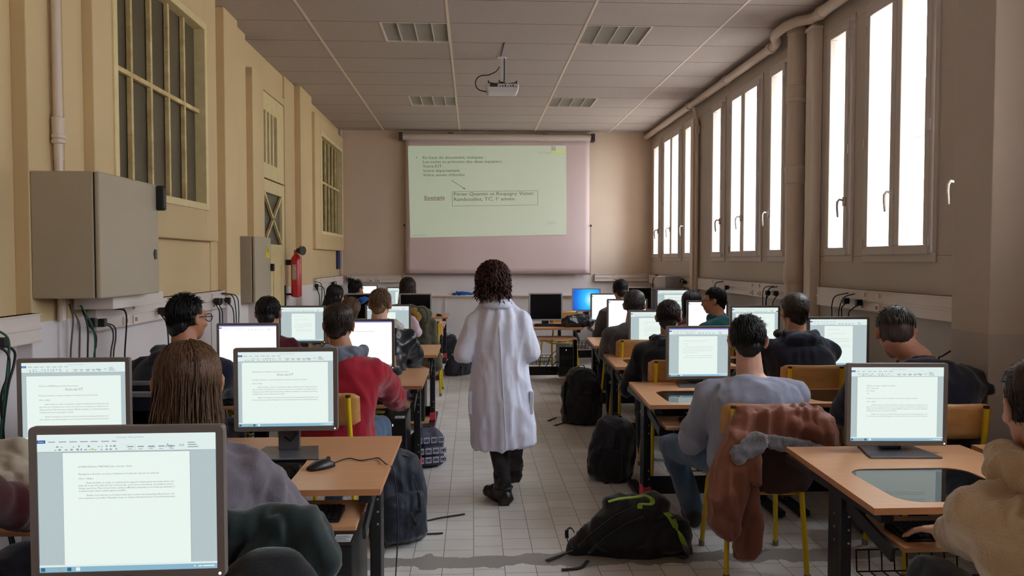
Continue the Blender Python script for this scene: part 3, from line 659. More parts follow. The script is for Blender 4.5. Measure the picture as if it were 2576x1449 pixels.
trunk('long white cable trunking on the left wall below the large cabinet', 4.28, 6.80, 'y', -2.09, 1.115, 1.255, [4.62, 4.75, 5.60, 6.15, 6.5], 1)
trunk('white cable trunking on the left wall beyond the fire extinguisher', 10.25, 12.3, 'y', -2.10, 1.12, 1.26, [10.5, 11.5], 1)
trunk('white cable trunking on the back wall left of the screen', -2.0, -1.14, 'x', YB, 1.15, 1.265, [-1.62, -1.5], -1)
trunk('white cable trunking on the back wall right of the screen', 1.96, 2.86, 'x', YB, 1.165, 1.285, [2.3], -1)
trunk('white cable trunking on the right wall below the farthest windows', 9.9, 12.3, 'y', XR, 1.14, 1.275, [10.6, 11.6], -1)
trunk('white cable trunking on the right wall below the middle windows', 6.85, 9.6, 'y', XR, 1.14, 1.28, [7.5, 7.7, 9.0], -1)
trunk('white cable trunking on the right wall below the nearest windows', 3.95, 6.22, 'y', XR, 1.135, 1.285, [5.45, 5.25], -1)

# ================================================================== FURNITURE
def wood(name, c1, c2, rough=0.38):
    m = bpy.data.materials.new(name); m.use_nodes = True; nt = m.node_tree; b = nt.nodes['Principled BSDF']; b.inputs['Roughness'].default_value = rough
    t = nt.nodes.new('ShaderNodeTexCoord'); mp_ = nt.nodes.new('ShaderNodeMapping'); mp_.inputs['Scale'].default_value = (2.0, 38, 12); nt.links.new(t.outputs['Object'], mp_.inputs[0])
    n = nt.nodes.new('ShaderNodeTexNoise'); n.inputs['Scale'].default_value = 1.6; n.inputs['Detail'].default_value = 6; n.inputs['Distortion'].default_value = 0.4; nt.links.new(mp_.outputs[0], n.inputs['Vector'])
    r = nt.nodes.new('ShaderNodeValToRGB'); r.color_ramp.elements[0].position = 0.3; r.color_ramp.elements[1].position = 0.7; r.color_ramp.elements[0].color = lin(c1); r.color_ramp.elements[1].color = lin(c2)
    nt.links.new(n.outputs['Fac'], r.inputs[0]); nt.links.new(r.outputs[0], b.inputs['Base Color'])
    return m
M_BEECH = wood('beech_laminate', (206, 152, 110), (216, 164, 122)); M_EDGE = mat('beech_edge', (198, 138, 92), 0.42)
M_PLY = wood('chair_plywood', (196, 142, 82), (210, 158, 98), 0.4)
M_FRM = mat('black_steel', (40, 40, 44), 0.4, metal=0.3, bump=0.05, nscale=80); M_YEL = mat('yellow_steel', (222, 188, 20), 0.32, coat=0.2)
M_TGL = mat('smoked_glass', (16, 20, 22), 0.03, spec=0.9, alpha=0.8); M_SILV = mat('bolt_steel', (190, 190, 190), 0.3, metal=0.9)
M_RED = mat('pink_tape', (222, 66, 84), 0.5)
DW, DD, DH, DT = 0.84, 0.84, 0.68, 0.023
def rounded(x0, y0, x1, y1, r, n=5):
    pts = []
    for cx, cy, a0 in ((x1 - r, y0 + r, -90), (x1 - r, y1 - r, 0), (x0 + r, y1 - r, 90), (x0 + r, y0 + r, 180)):
        for k in range(n + 1): a = math.radians(a0 + 90 * k / n); pts.append((cx + r * math.cos(a), cy + r * math.sin(a)))
    return pts
def plate(name, outer, inner, z, th, mats, parent, bevel=0.003):
    me = bpy.data.meshes.new(name); bm = bmesh.new(); es = []
    for loop in ([outer, inner] if inner else [outer]):
        vs = [bm.verts.new((x, y, z)) for x, y in loop]
        es += [bm.edges.new((vs[i], vs[(i + 1) % len(vs)])) for i in range(len(vs))]
    bmesh.ops.triangle_fill(bm, edges=es, use_beauty=True)
    g = bmesh.ops.extrude_face_region(bm, geom=bm.faces[:]); bmesh.ops.translate(bm, verts=[v for v in g['geom'] if isinstance(v, bmesh.types.BMVert)], vec=(0, 0, -th))
    bmesh.ops.recalc_face_normals(bm, faces=bm.faces)
    for f in bm.faces: f.material_index = 1 if abs(f.normal.z) < 0.5 else 0
    bm.to_mesh(me); bm.free()
    return finish(me, name, mats, parent)
def make_desk(label, skew=0.0, side=1, glass=True):
    """user edge at y=0; side=+1: aisle edge at x=DW, side=-1: aisle edge at x=0"""
    t = thing('computer_desk', label, 'desk', (0, 0, 0), 'beech computer desks with black steel frames')
    sl_, sr_ = (skew, 0) if side < 0 else (0, -skew)
    outer = [(0, 0), (DW - 0.004, 0), (DW - 0.004 + sr_, DD), (sl_, DD)]
    gx0, gx1 = (0.13, 0.60) if side < 0 else (0.05, 0.49)
    inner = rounded(gx0, 0.055, gx1, 0.475, 0.08)[::-1] if glass else None
    plate('tabletop', outer, inner, DH, DT, [M_BEECH, M_EDGE], t)
    if glass:
        plate('glass_panel', rounded(gx0 + .001, 0.056, gx1 - .001, 0.474, 0.079), None, DH - 0.003, 0.006, [M_TGL, M_TGL], t)
    for sx_ in (0.055, DW - 0.06):
        m = MB(); m.box((sx_ - 0.022, 0.30, 0.03), (sx_ + 0.022, 0.40, DH - DT - 0.03))
        ob(m, 'upright', M_FRM, t, bevel=0.004)
        m = MB(); 
        for k in range(6):
            for xx_ in (-0.0235, 0.0235): m.tube([(sx_ + xx_ - .001, 0.345, 0.12 + 0.05 * k + (0.18 if k > 2 else 0)), (sx_ + xx_ + .001, 0.345, 0.12 + 0.05 * k + (0.18 if k > 2 else 0))], 0.005, 6)
            m.tube([(sx_ + .01, 0.2985, 0.12 + 0.05 * k + (0.18 if k > 2 else 0)), (sx_ + .01, 0.3005, 0.12 + 0.05 * k + (0.18 if k > 2 else 0))], 0.005, 6)
        ob(m, 'bolt_holes', M_SILV, t)
        ob(MB().box((sx_ - 0.024, 0.02, DH - DT - 0.034), (sx_ + 0.024, DD - 0.04, DH - DT)), 'side_rail', M_FRM, t, bevel=0.003)
        ft = ob(MB().box((sx_ - 0.03, 0.04, 0.012), (sx_ + 0.03, 0.74, 0.045)).box((sx_ - .02, .06, 0), (sx_ + .02, .10, .012)).box((sx_ - .02, .68, 0), (sx_ + .02, .72, .012)), 'foot_bar', M_FRM, t, bevel=0.004)
        if (side < 0) == (sx_ < 0.3): 
            ob(MB().box((sx_ - 0.025, 0.297, 0.05), (sx_ + 0.025, 0.403, 0.12)), 'pink_tape', M_RED, t)
        ob(MB().bar((sx_ * 1.0, 0.34, DH - 0.07), (sx_, -0.02, DH - 0.15), 0.012, 0.05), 'tray_bracket', M_FRM, t)
    ob(MB().box((0.06, 0.39, 0.05), (DW - 0.06, 0.402, 0.16)), 'cross_panel', M_FRM, t)
    a, b = (0.085, 0.755)
    ob(MB().box((a, -0.035, DH - 0.138), (b, 0.27, DH - 0.120)), 'keyboard_tray', M_BEECH, t, bevel=0.003)
    w = MB(); bx0, bx1 = (0.30, DW - 0.10) if side < 0 else (0.10, 0.50); by0, by1, bz0, bz1 = 0.42, 0.70, 0.18, 0.27
    for k in range(9):
        x = bx0 + (bx1 - bx0) * k / 8; w.tube([(x, by0, bz1), (x, by0 + 0.01, bz0), (x, by1 - 0.01, bz0), (x, by1, bz1)], 0.0035, 5)
    for z, y_ in ((bz1, by0), (bz1, by1), (bz0, by0 + .01), (bz0, by1 - .01), (bz0, (by0 + by1) / 2), ((bz0 + bz1) / 2, by0 + .005)): w.tube([(bx0, y_, z), (bx1, y_, z)], 0.0035, 5)
    ob(w, 'wire_basket', M_FRM, t)
    px0 = 0.085 if side < 0 else DW - 0.085 - 0.20
    if side > 0: ob(MB().box((px0, 0.10, 0.065), (px0 + 0.20, 0.52, 0.083)), 'tower_shelf', M_BEECH, t)
    return t

def make_tower():
    t = thing('computer_tower', 'black desktop computer tower', 'computer', (0, 0, 0), 'black computer towers on desk shelves')
    ob(MB().box((0, 0, 0), (0.17, 0.40, 0.355)), 'case', mat('tower_black', (24, 24, 27), 0.38, bump=0.05, nscale=60), t, bevel=0.006)
    f = MB(); f.box((0.02, -0.004, 0.20), (0.15, 0.0, 0.245)); ob(f, 'drive_bay', mat('tower_grey', (52, 54, 60), 0.4), t); ob(MB().box((0.02, -0.004, 0.10), (0.15, 0, 0.105)), 'vent_slot', MATS['tower_grey'], t)
    ob(MB().box((0.082, -0.003, 0.31), (0.086, 0, 0.325)), 'power_light', emat('white_led', (240, 244, 255), 2.0), t)
    s = MB().box((0.09, 0.04, 0.355), (0.155, 0.12, 0.3556)); 
    for k in range(5): s.box((0.095, 0.05 + 0.012 * k, 0.3556), (0.15 - 0.008 * (k % 3), 0.054 + 0.012 * k, 0.3559), 1)
    ob(s, 'sticker', [mat('label_white', (216, 216, 220), 0.6), mat('label_ink', (90, 90, 100), 0.6)], t)
    c = MB(); c.tube([(0.04, 0.40, 0.28), (0.02, 0.46, 0.26), (-0.05, 0.50, 0.2), (-0.1, 0.48, 0.08), (-0.16, 0.40, 0.02)], 0.005, 6); c.tube([(0.08, 0.40, 0.2), (0.06, 0.47, 0.15), (-0.04, 0.46, 0.04), (-0.12, 0.3, 0.02)], 0.004, 6)
    c.tube([(0.0, 0.05, 0.16), (-0.04, 0.02, 0.17), (-0.08, 0.06, 0.12), (-0.12, 0.10, 0.05), (-0.06, 0.16, 0.02), (-0.12, 0.22, 0.02)], 0.006, 6)
    ob(c, 'cables', M_RUB, t, smooth=True)
    return t

def make_chair(label):
    """seat centre over origin, sitter looks to +Y"""
    t = thing('school_chair', label, 'chair', (0, 0, 0), 'plywood school chairs with yellow tube frames')
    def seat(u, v):
        x = (u - 0.5) * 0.40; y = (v - 0.5) * 0.38
        return (x * (1 - 0.08 * (1 - v)), y, 0.432 - 0.018 * math.cos((u - .5) * 2.6) - 0.03 * max(0, v - .85) / .15 + 0.015 * max(0, .25 - v) / .25)
    m = MB().grid(10, 10, seat); ob(m, 'seat', M_PLY, t, smooth=True, solid=0.012)
    pts = rounded(-0.20, 0.60, 0.20, 0.78, 0.035)
    def bk(u, v):
        x = (u - .5) * .42; z = 0.665 + .165 * v
        ex_ = max(0, abs(u - .5) - .42) / .08; z = z + (0.0 if .15 < v < .85 else (-.02 if v > .5 else .02) * ex_)
        return (x, -0.205 - 0.04 * (1 - (u - .5) ** 2 * 4) * 1 + 0.03 - 0.10 * (z - 0.6), z)
    ob(MB().grid(14, 6, bk), 'backrest', M_PLY, t, smooth=True, solid=0.011)
    for s in (-1, 1):
        m = MB(); m.tube([(s * 0.19, -0.24, 0.006), (s * 0.175, -0.19, 0.42), (s * 0.168, -0.20, 0.50), (s * 0.165, -0.238, 0.76), (s * 0.165, -0.242, 0.815)], 0.0125, 12); ob(m, 'rear_leg', M_YEL, t, smooth=True, ang=50)
        m = MB(); m.tube([(s * 0.165, -0.242, 0.813), (s * 0.165, -0.242, 0.825)], 0.0135, 12); ob(m, 'end_cap', mat('brown_cap', (52, 34, 22), 0.5), t)
        m = MB(); m.tube([(s * 0.195, 0.21, 0.006), (s * 0.175, 0.17, 0.36), (s * 0.17, 0.155, 0.395), (s * 0.165, 0.12, 0.41), (s * 0.17, -0.19, 0.40)], 0.0125, 12); ob(m, 'front_leg', M_YEL, t, smooth=True, ang=50)
        m = MB(); m.tube([(s * 0.19, -0.24, 0), (s * 0.19, -0.24, 0.03)], 0.015, 10); ob(m, 'foot_cap', mat('grey_cap', (120, 116, 104), 0.6), t); ob(MB().tube([(s * 0.195, 0.21, 0), (s * 0.195, 0.21, 0.03)], 0.015, 10), 'foot_cap', MATS['grey_cap'], t)
    ob(MB().tube([(-0.17, 0.13, 0.405), (0.17, 0.13, 0.405)], 0.011, 8), 'crossbar', M_YEL, t, smooth=True); ob(MB().tube([(-0.175, -0.185, 0.40), (0.175, -0.185, 0.40)], 0.011, 8), 'crossbar', M_YEL, t, smooth=True)
    return t

# ---- screens
SCW, SCH = 0.392, 0.314
E_PAGE = emat('page_white', (232, 244, 238), 1.0); E_BG = emat('word_grey', (178, 194, 196), 1.0); E_RIB = emat('ribbon_white', (222, 236, 234), 1.0)
E_TXT = emat('screen_text', (120, 130, 132), 0.8); E_ICO = emat('ribbon_icons', (150, 164, 168), 0.85); E_BLUE = emat('file_tab_blue', (30, 86, 176), 0.8)
E_TASK = emat('taskbar_blue', (140, 184, 206), 0.95); E_YEL = emat('style_highlight', (206, 210, 90), 0.9); E_HOT = emat('blown_white', (255, 255, 255), 1.25); E_TITLE = emat('title_violet', (150, 150, 235), 1.0)
E_DIV = emat('frame_line', (160, 178, 180), 0.9); E_ORB = emat('taskbar_icons', (60, 110, 140), 0.8)
SM = [E_PAGE, E_BG, E_RIB, E_TXT, E_ICO, E_BLUE, E_TASK, E_YEL, E_HOT, E_TITLE, E_DIV, E_ORB]
BODY = ["Message de la direction, en propre à l'attention de la direction du pôle de recherche", "Chère collègue,",
        "Avant de partir en congé, je te transmets les rapports d'avancement de projets dont je t'ai",
        "parlé. Au vu du court délai qui nous a été accordé, et j'ai reçu ces documents, j'ai complété tous les",
        "champs que j'ai pu. Mais j'ai une bonne quelques difficultés auxquelles je ne m'étais pas attendue, il",
        "voudraient qu'on arrive certains papiers ensemble.",
        "Membre de la start-up se sont laissés tenter par le marché des pneumatiques Bourtaciens, seul",
        "notre entreprise a pu profiter d'avantage tel que un récipient subventionné par un fond d'investissement"]
def word_screen(rng, page=(0.10, 0.86), top=0.80, head="", title=None, detail=2, seed_lines=None, hot=False, blue_title=False, tsize=0.0062, lh=0.0098, margin=0.12, intro=None):
    m = MB(); Wd, Hd = SCW, SCH
    def r(x0, z0, x1, z1, mi, k): m.add([(x0, -k, z0), (x1, -k, z0), (x1, -k, z1), (x0, -k, z1)], [(0, 1, 2, 3)], mi)
    r(0, 0, Wd, Hd, 8 if hot else 1, 0)
    tb = Hd * 0.955; rb = Hd * 0.875
    r(0, rb, Wd, Hd, 8 if hot else 2, 0.0003)
    if blue_title: r(0, Hd * 0.975, Wd, Hd, 9, 0.0005)
    r(0, Hd * 0.935, 0.018, Hd * 0.958, 5, 0.0006)
    if not hot or detail:
        for k in range(7): r(0.024 + 0.023 * k, Hd * 0.942, 0.024 + 0.023 * k + rng.uniform(0.010, 0.018), Hd * 0.948, 4, 0.0006)
        for row in range(2):
            x = 0.03
            while x < Wd * 0.45:
                w = rng.uniform(0.002, 0.006); 
                if rng.random() < 0.75: r(x, Hd * (0.905 - 0.022 * row), x + w, Hd * (0.905 - 0.022 * row) + rng.uniform(0.0015, 0.004), 4, 0.0006)
                x += w + rng.uniform(0.003, 0.009)
        for k in range(5): r(Wd * (0.5 + 0.058 * k), Hd * 0.90, Wd * (0.5 + 0.058 * k) + 0.014, Hd * 0.908, 4, 0.0006); r(Wd * (0.505 + 0.058 * k), Hd * 0.885, Wd * (0.505 + 0.058 * k) + 0.009, Hd * 0.889, 4, 0.0006)
        r(Wd * 0.49, Hd * 0.88, Wd * 0.49 + 0.0005, Hd * 0.918, 7, 0.0007); r(Wd * 0.545, Hd * 0.88, Wd * 0.545 + 0.0006, Hd * 0.918, 7, 0.0007); r(Wd * 0.49, Hd * 0.917, Wd * 0.546, Hd * 0.9185, 7, 0.0007); r(Wd * 0.49, Hd * 0.879, Wd * 0.546, Hd * 0.8805, 7, 0.0007)
        r(Wd * 0.30, Hd * 0.883, Wd * 0.31, Hd * 0.898, 7, 0.0007)
        for k in range(3): r(Wd * 0.84, Hd * (0.925 - .016 * k), Wd * (0.88 + 0.01 * k), Hd * (0.931 - .016 * k), 4, 0.0006)
        if detail > 1:
            text(m, 'Aa', 0.014, Wd * 0.715, Hd * 0.893, -0.0008, 4); text(m, 'AA', 0.009, Wd * 0.79, Hd * 0.90, -0.0008, 4); text(m, 'AaBb', 0.007, Wd * 0.62, Hd * 0.895, -0.0008, 4); text(m, 'Fichier', 0.0048, 0.0025, Hd * 0.942, -0.0009, 2)
            text(m, 'Document1 - Microsoft Word', 0.0048, Wd * 0.44, Hd * 0.968, -0.0008, 4)
    r(0, rb - 0.001, Wd, rb, 10, 0.0007)
    px0, px1 = page[0] * Wd, page[1] * Wd; pz = top * Hd
    r(px0 - 0.0008, Hd * 0.05, px1 + 0.0012, pz + 0.0008, 10, 0.0005); r(px0, Hd * 0.05, px1, pz, 8 if hot else 0, 0.0008)
    pw = px1 - px0; x = px0 + margin * pw; tw = pw * (1 - 2 * margin); z = pz - 0.032 * (pw / 0.30) - 0.004
    def ln(s_, z, w=None, sz=tsize, al='l', xx=None, bold=0.0):
        if detail: text(m, s_, sz, (x if xx is None else xx), z, -0.0012, 3, maxw=w, align=al, res=1, bold=bold)
        else: r(x, z, x + (w or tw * 0.6), z + sz * 0.35, 3, 0.0011)
    if intro:
        for s_ in intro: ln(s_, z, tw * 0.30 * len(s_) / 22, tsize); z -= lh * 1.25
        z -= lh * 1.2
    if head: ln(head, z, tw * 0.56, tsize); z -= lh * 1.5
    if title: ln(title, z, tw * 0.25, tsize * 1.9, 'c', x + tw / 2, 0.0); z -= lh * 2.0
    elif head and not intro: z -= lh * 1.2
    n = seed_lines or len(BODY)
    for i, s_ in enumerate(BODY[:n]):
        w = {0: 0.84, 1: 0.16, 5: 0.5}.get(i, 1.0) * tw * (0.98 + 0.02 * rng.random())
        ind = tw * 0.08 if i in (2, 6) else 0
        if detail: text(m, s_, tsize, x + ind, z, -0.0012, 3, maxw=w - ind, res=1)
        else: r(x + ind, z, x + w, z + tsize * 0.28, 3, 0.0011)
        z -= lh * (1.6 if i in (0, 1, 5) else 1.0)
    r(0, 0, Wd, Hd * 0.038, 6, 0.0006); r(0, Hd * 0.038, Wd, Hd * 0.052, 2, 0.0009)
    for k in range(5): r(0.003 + 0.019 * k, 0.002, 0.012 + 0.019 * k, Hd * 0.033, (11, 6, 10, 11, 2)[k], 0.0009)
    for k in range(5): r(Wd * 0.84 + 0.010 * k, 0.005, Wd * 0.84 + 0.014 * k, 0.008, 2, 0.0009)
    return m, SM
def wall_screen():
    m = bpy.data.materials.new('desktop_wallpaper'); m.use_nodes = True; nt = m.node_tree; b = nt.nodes['Principled BSDF']; b.inputs['Base Color'].default_value = (.01, .01, .01, 1)
    t = nt.nodes.new('ShaderNodeTexCoord'); g = nt.nodes.new('ShaderNodeTexGradient'); g.gradient_type = 'SPHERICAL'; mp_ = nt.nodes.new('ShaderNodeMapping'); mp_.inputs['Location'].default_value = (-0.9, 0, -0.42); mp_.inputs['Scale'].default_value = (3.6, 1, 2.6)
    nt.links.new(t.outputs['Object'], mp_.inputs[0]); nt.links.new(mp_.outputs[0], g.inputs[0]); r = nt.nodes.new('ShaderNodeValToRGB'); e = r.color_ramp.elements
    e[0].position = 0; e[0].color = lin((10, 60, 190)); e[1].position = 1; e[1].color = lin((190, 240, 250)); k = e.new(0.35); k.color = lin((20, 130, 230)); k = e.new(0.7); k.color = lin((50, 190, 245))
    nt.links.new(g.outputs[0], r.inputs[0]); nt.links.new(r.outputs[0], b.inputs['Emission Color']); b.inputs['Emission Strength'].default_value = 1.1
    mb = MB(); mb.add([(0, 0, 0), (SCW, 0, 0), (SCW, 0, SCH), (0, 0, SCH)], [(0, 1, 2, 3)], 0)
    def qd(x0, z0, x1, z1, mi): mb.add([(x0, -.0006, z0), (x1, -.0006, z0), (x1, -.0006, z1), (x0, -.0006, z1)], [(0, 1, 2, 3)], mi)
    qd(0.0, 0.0, SCW, 0.010, 1); qd(0.008, SCH - 0.018, 0.014, SCH - 0.011, 2)
    return mb, [m, emat('dark_taskbar', (20, 90, 150), 0.8), E_PAGE]
M_BEZ = mat('warm_grey_bezel', (122, 114, 110), 0.32, bump=0.03, nscale=120); M_BEZL = mat('light_grey_bezel', (176, 172, 176), 0.32); M_STA = mat('stand_grey', (104, 102, 108), 0.3, metal=0.3)
M_OFF = mat('dead_screen', (12, 13, 20), 0.22, spec=0.5)
MW, MHT = 0.43, 0.352
def monitor(label, cx_px, top_px, Y, content=None, pan=0.0, tilt=0.0, light=False, base=True, zdesk=DH, standless=False):
    """flat-panel screen on its stand; its glass looks at the sitter"""
    p = at(cx_px, top_px, Y=Y); zb = p.z - MHT
    t = thing('computer_monitor', label, 'monitor', (0, 0, 0), 'flat-panel computer monitors')
    bz = M_BEZL if light else M_BEZ
    m = MB(); r0 = rounded(-MW / 2, 0, MW / 2, MHT, 0.011, 4); r1 = rounded(-MW / 2 + .002, 0.002, MW / 2 - .002, MHT - .002, 0.011, 4); ri = rounded(-SCW / 2, 0.021, SCW / 2, 0.021 + SCH, 0.002, 4)
    def rg(pts, y): return [(a, y, zb + b) for a, b in pts]
    m.loft([rg(ri, 0.004), rg(ri, 0.0), rg(r1, -0.001), rg(r0, 0.003), rg(r0, 0.018), rg(rounded(-MW / 2 + .03, .03, MW / 2 - .03, MHT - .03, .02, 4), 0.032), rg(rounded(-MW / 2 + .07, .06, MW / 2 - .07, MHT - .06, .02, 4), 0.055)], 0)
    hb = ob(m, 'housing', bz, t)
    if content is None: sm = MB().add([(0, 0, 0), (SCW, 0, 0), (SCW, 0, SCH), (0, 0, SCH)], [(0, 1, 2, 3)]); mats = [M_OFF]
    else: sm, mats = content
    so = ob(sm, 'screen', mats, t); so.location = (-SCW / 2, 0.003, zb + 0.021)
    ob(MB().tube([(MW / 2 - 0.013, 0.0, zb + 0.010), (MW / 2 - 0.013, -0.002, zb + 0.010)], 0.0032, 8), 'power_light', emat('white_led', (0, 0, 0)), t) if content else None
    if content:
        lg = MB(); text(lg, 'DELL', 0.009, 0, 0.006, -0.0016, 0, align='c', res=1); lo = ob(lg, 'logo', mat('logo_grey', (70, 66, 66), 0.4), t); lo.location = (0, 0, zb)
    if not standless:
        ob(MB().box((-0.045, 0.05, zdesk + 0.012), (0.045, 0.072, zb + 0.20)).box((-0.05, 0.03, zb + 0.12), (0.05, 0.06, zb + 0.24)), 'neck', M_STA, t, bevel=0.004)
        ob(MB().loft([[(-0.15, -0.085, zdesk), (0.15, -0.085, zdesk), (0.115, 0.115, zdesk), (-0.115, 0.115, zdesk)], [(-0.15, -0.085, zdesk + .008), (0.15, -0.085, zdesk + .008), (0.113, 0.113, zdesk + .014), (-0.113, 0.113, zdesk + .014)]]), 'base_plate', M_STA, t, bevel=0.003)
        ob(MB().tube([(0.02, 0.05, zb + 0.06), (0.035, 0.04, zb - 0.02), (0.01, 0.035, zb - 0.05), (-0.03, 0.06, zb - 0.03)], 0.004, 6), 'cable', M_RUB, t)
    t.location = (p.x, Y, 0); t.rotation_euler = (0, 0, pan)
    return t

# ---- desks
R_ = random.Random(5)
def place(o, x, y, a=0.0): o.location = (x, y, 0); o.rotation_euler = (0, 0, a); return o
dL = make_desk('desk on the left at the aisle, nearest row with a mouse lying on it', 0.0, 1); place(dL, -1.17, 2.76)
desksL = [(-2.01, 2.76, 'desk against the left wall in the nearest fully visible row'), (-1.17, 1.15, 'desk at the bottom left under the foremost monitor'), (-2.01, 1.15, 'desk at the bottom left corner against the left wall'),
          (-1.17, 5.04, 'aisle desk on the left beside the person in the red jacket'), (-2.01, 5.04, 'wall-side desk in front of the person in navy with glasses'),
          (-1.15, 6.68, 'aisle desk on the left in front of the leather jacket'), (-1.99, 6.68, 'wall-side desk in front of the person in the maroon sweater'),
          (-1.20, 9.60, 'far left aisle desk carrying the switched-off monitor and a mouse'), (-2.03, 9.60, 'far left wall-side desk in front of the ponytailed person'),
          (-1.20, 11.15, 'last aisle desk on the left, close to the back wall'), (-2.03, 11.15, 'last wall-side desk on the left, near the hair bun')]
for x, y, l in desksL: dup(dL, (x, y, 0), 0, l)
dR = make_desk('desk at the front right with the monitor and the fleece-coated typist', 0.05, -1); place(dR, 1.325, 2.46)
desksR = [(2.165, 2.46, 'desk at the right edge beyond the front right monitor'), (1.0, 4.30, 'aisle desk on the right before the grey sweatshirt'), (1.87, 4.30, 'wall-side desk on the right before the broad navy coat'),
          (1.095, 5.86, 'aisle desk on the right before the black hoodie'), (1.935, 5.86, 'wall-side desk on the right before the navy hoodie with glasses'),
          (1.16, 7.32, 'aisle desk on the right before the grey sleeve and dark coat'), (2.0, 7.32, 'wall-side desk on the right before the teal sweater'),
          (1.42, 8.95, 'right-hand desk of the fifth row behind the large white screens'), (2.26, 8.95, 'far right desk before the long dark hair')]
for x, y, l in desksR: dup(dR, (x, y, 0), 0, l)
dT = make_desk("lone desk right of the standing person carrying a black bag", 0.0, 1, glass=False); place(dT, 0.50, 9.28); dup(dT, (1.22, 11.0, 0), 0, 'farthest desk with the blue desktop monitor'); dup(dT, (2.03, 11.2, 0), 0, 'farthest right desk in the corner with the box')

# ---- towers
tw = make_tower(); tw['label'] = 'black computer tower under the nearest left desk'; tw.location = (-0.62, 2.86, 0.084)
for x, y, l in ((-0.62, 5.14, 'black computer tower under the red jacket desk'), (-0.60, 6.78, 'black computer tower under the leather jacket desk'), (-0.65, 9.7, 'black computer tower under the far left mouse desk')): dup(tw, (x, y, 0.084), 0, l)
dup(tw, (1.055, 9.38, 0.084), 0, 'black computer tower under the lone desk with the black bag')

# ---- monitors
def W_(**k): return word_screen(R_, **k)
monitor('foremost monitor at the bottom left showing a letter, largest in view', 318, 1072, 1.77, W_(page=(0.14, 0.85), top=0.865, head='LAURENCE Martine, MARTINEZ Johan, Grenoble, Chimie', tsize=0.0056, lh=0.0062, margin=0.12), pan=0.02)
monitor('monitor at the left wall showing a titled dictation page', 184, 901, 3.12, W_(page=(0.045, 0.955), top=0.83, head='LLM Thomas et PELLETIER Alexandre, Grenoble, Chimie, 2eme annee', title='Dictée des IUT', tsize=0.0078, lh=0.0108, margin=0.13), pan=0.045)
monitor('monitor beside the mouse on the nearest left desk', 718, 875, 3.26, W_(page=(0.04, 0.945), top=0.86, head='VALLET Amandine et CLIN Nicolas, Grenoble, Chimie, 2eme année', title='Dictée des IUT', tsize=0.0074, lh=0.0096, margin=0.12), pan=0.02)
monitor('monitor between the navy hoodie and the red jacket, violet title bar', 623, 813, 5.50, W_(page=(0.14, 0.85), top=0.90, detail=1, hot=True, blue_title=True, tsize=0.006, lh=0.012), pan=0.03)
monitor('glaring white monitor right of the red jacket', 914, 803, 5.42, W_(page=(0.1, 0.9), top=0.9, detail=0, hot=True, blue_title=True, seed_lines=1), pan=0.02)
monitor('monitor right of the maroon sweater on the left', 760, 769, 7.26, W_(page=(0.25, 0.80), top=0.82, head='Victor Dupont', detail=1, tsize=0.005, lh=0.012), pan=0.02)
monitor('monitor half hidden by the leather jacket', 976, 766, 7.34, W_(page=(0.1, 0.68), top=0.82, detail=1, tsize=0.005, lh=0.012))
monitor('switched-off monitor on the far left aisle desk before the brown-haired person', 1045, 738, 10.35, None, light=True)
monitor('switched-off monitor beside the ponytailed person on the far left', 893, 738, 10.2, None, light=True)
monitor('small bright monitor right of the hair bun near the back wall', 914, 717, 11.7, W_(page=(0.3, 0.98), top=0.82, detail=0, hot=True), light=False)
monitor('small bright monitor left of the long brown hair near the back wall', 1008, 722, 11.75, W_(page=(0.3, 0.98), top=0.82, detail=0))
monitor('front right monitor with a letter, dark base plate on the desk', 2259, 914, 3.16, W_(page=(0.07, 0.935), top=0.87, intro=['Maxence Foucher / Calixte Trembley', 'IUT : Grenoble', 'IUT chimie', '1 A'], tsize=0.0068, lh=0.0086, margin=0.115), pan=-0.05)
monitor('monitor left of the grey sweatshirt, blue title bar', 1758, 820, 4.97, W_(page=(0.165, 0.82), top=0.84, detail=1, blue_title=True, tsize=0.005, lh=0.0125, margin=0.11), pan=0.0)
monitor('monitor left of the broad navy coat with a small centred page', 2110, 797, 5.14, W_(page=(0.255, 0.755), top=0.855, head='Victor Dupont et Yoann', detail=1, tsize=0.0044, lh=0.0105, margin=0.11), pan=-0.03)
monitor('monitor left of the black hoodie', 1645, 780, 6.45, W_(page=(0.18, 0.95), top=0.84, detail=1, tsize=0.0052, lh=0.0125, margin=0.14), pan=-0.03)
monitor('monitor left of the navy hoodie with glasses', 1900, 769, 6.42, W_(page=(0.08, 0.93), top=0.84, detail=1, tsize=0.007, lh=0.014), pan=-0.03)
monitor('glaring white monitor before the grey sleeve', 1578, 752, 8.05, W_(page=(0.0, 1.0), top=0.93, detail=0, hot=True, seed_lines=1), pan=-0.02)
monitor('white monitor behind the teal sweater', 1780, 756, 7.85, W_(page=(0.02, 0.98), top=0.9, detail=0, hot=True, seed_lines=1), pan=-0.03)
monitor('glaring white monitor left of the grey shirted back, fifth row', 1529, 738, 9.5, W_(page=(0, 1), top=0.93, detail=0, hot=True, seed_lines=1))
monitor('monitor left of the long dark hair on the right', 1694, 727, 9.4, W_(page=(0.22, 0.93), top=0.82, detail=0), pan=-0.02)
monitor('switched-off silver monitor on the lone desk', 1373, 737, 9.72, None, light=True, pan=0.02)
monitor('monitor with a bright blue desktop picture', 1475, 725, 11.42, wall_screen(), light=True, pan=-0.05, tilt=0)
monitor('switched-off monitor in the far right corner', 1606, 722, 11.7, None, light=True)

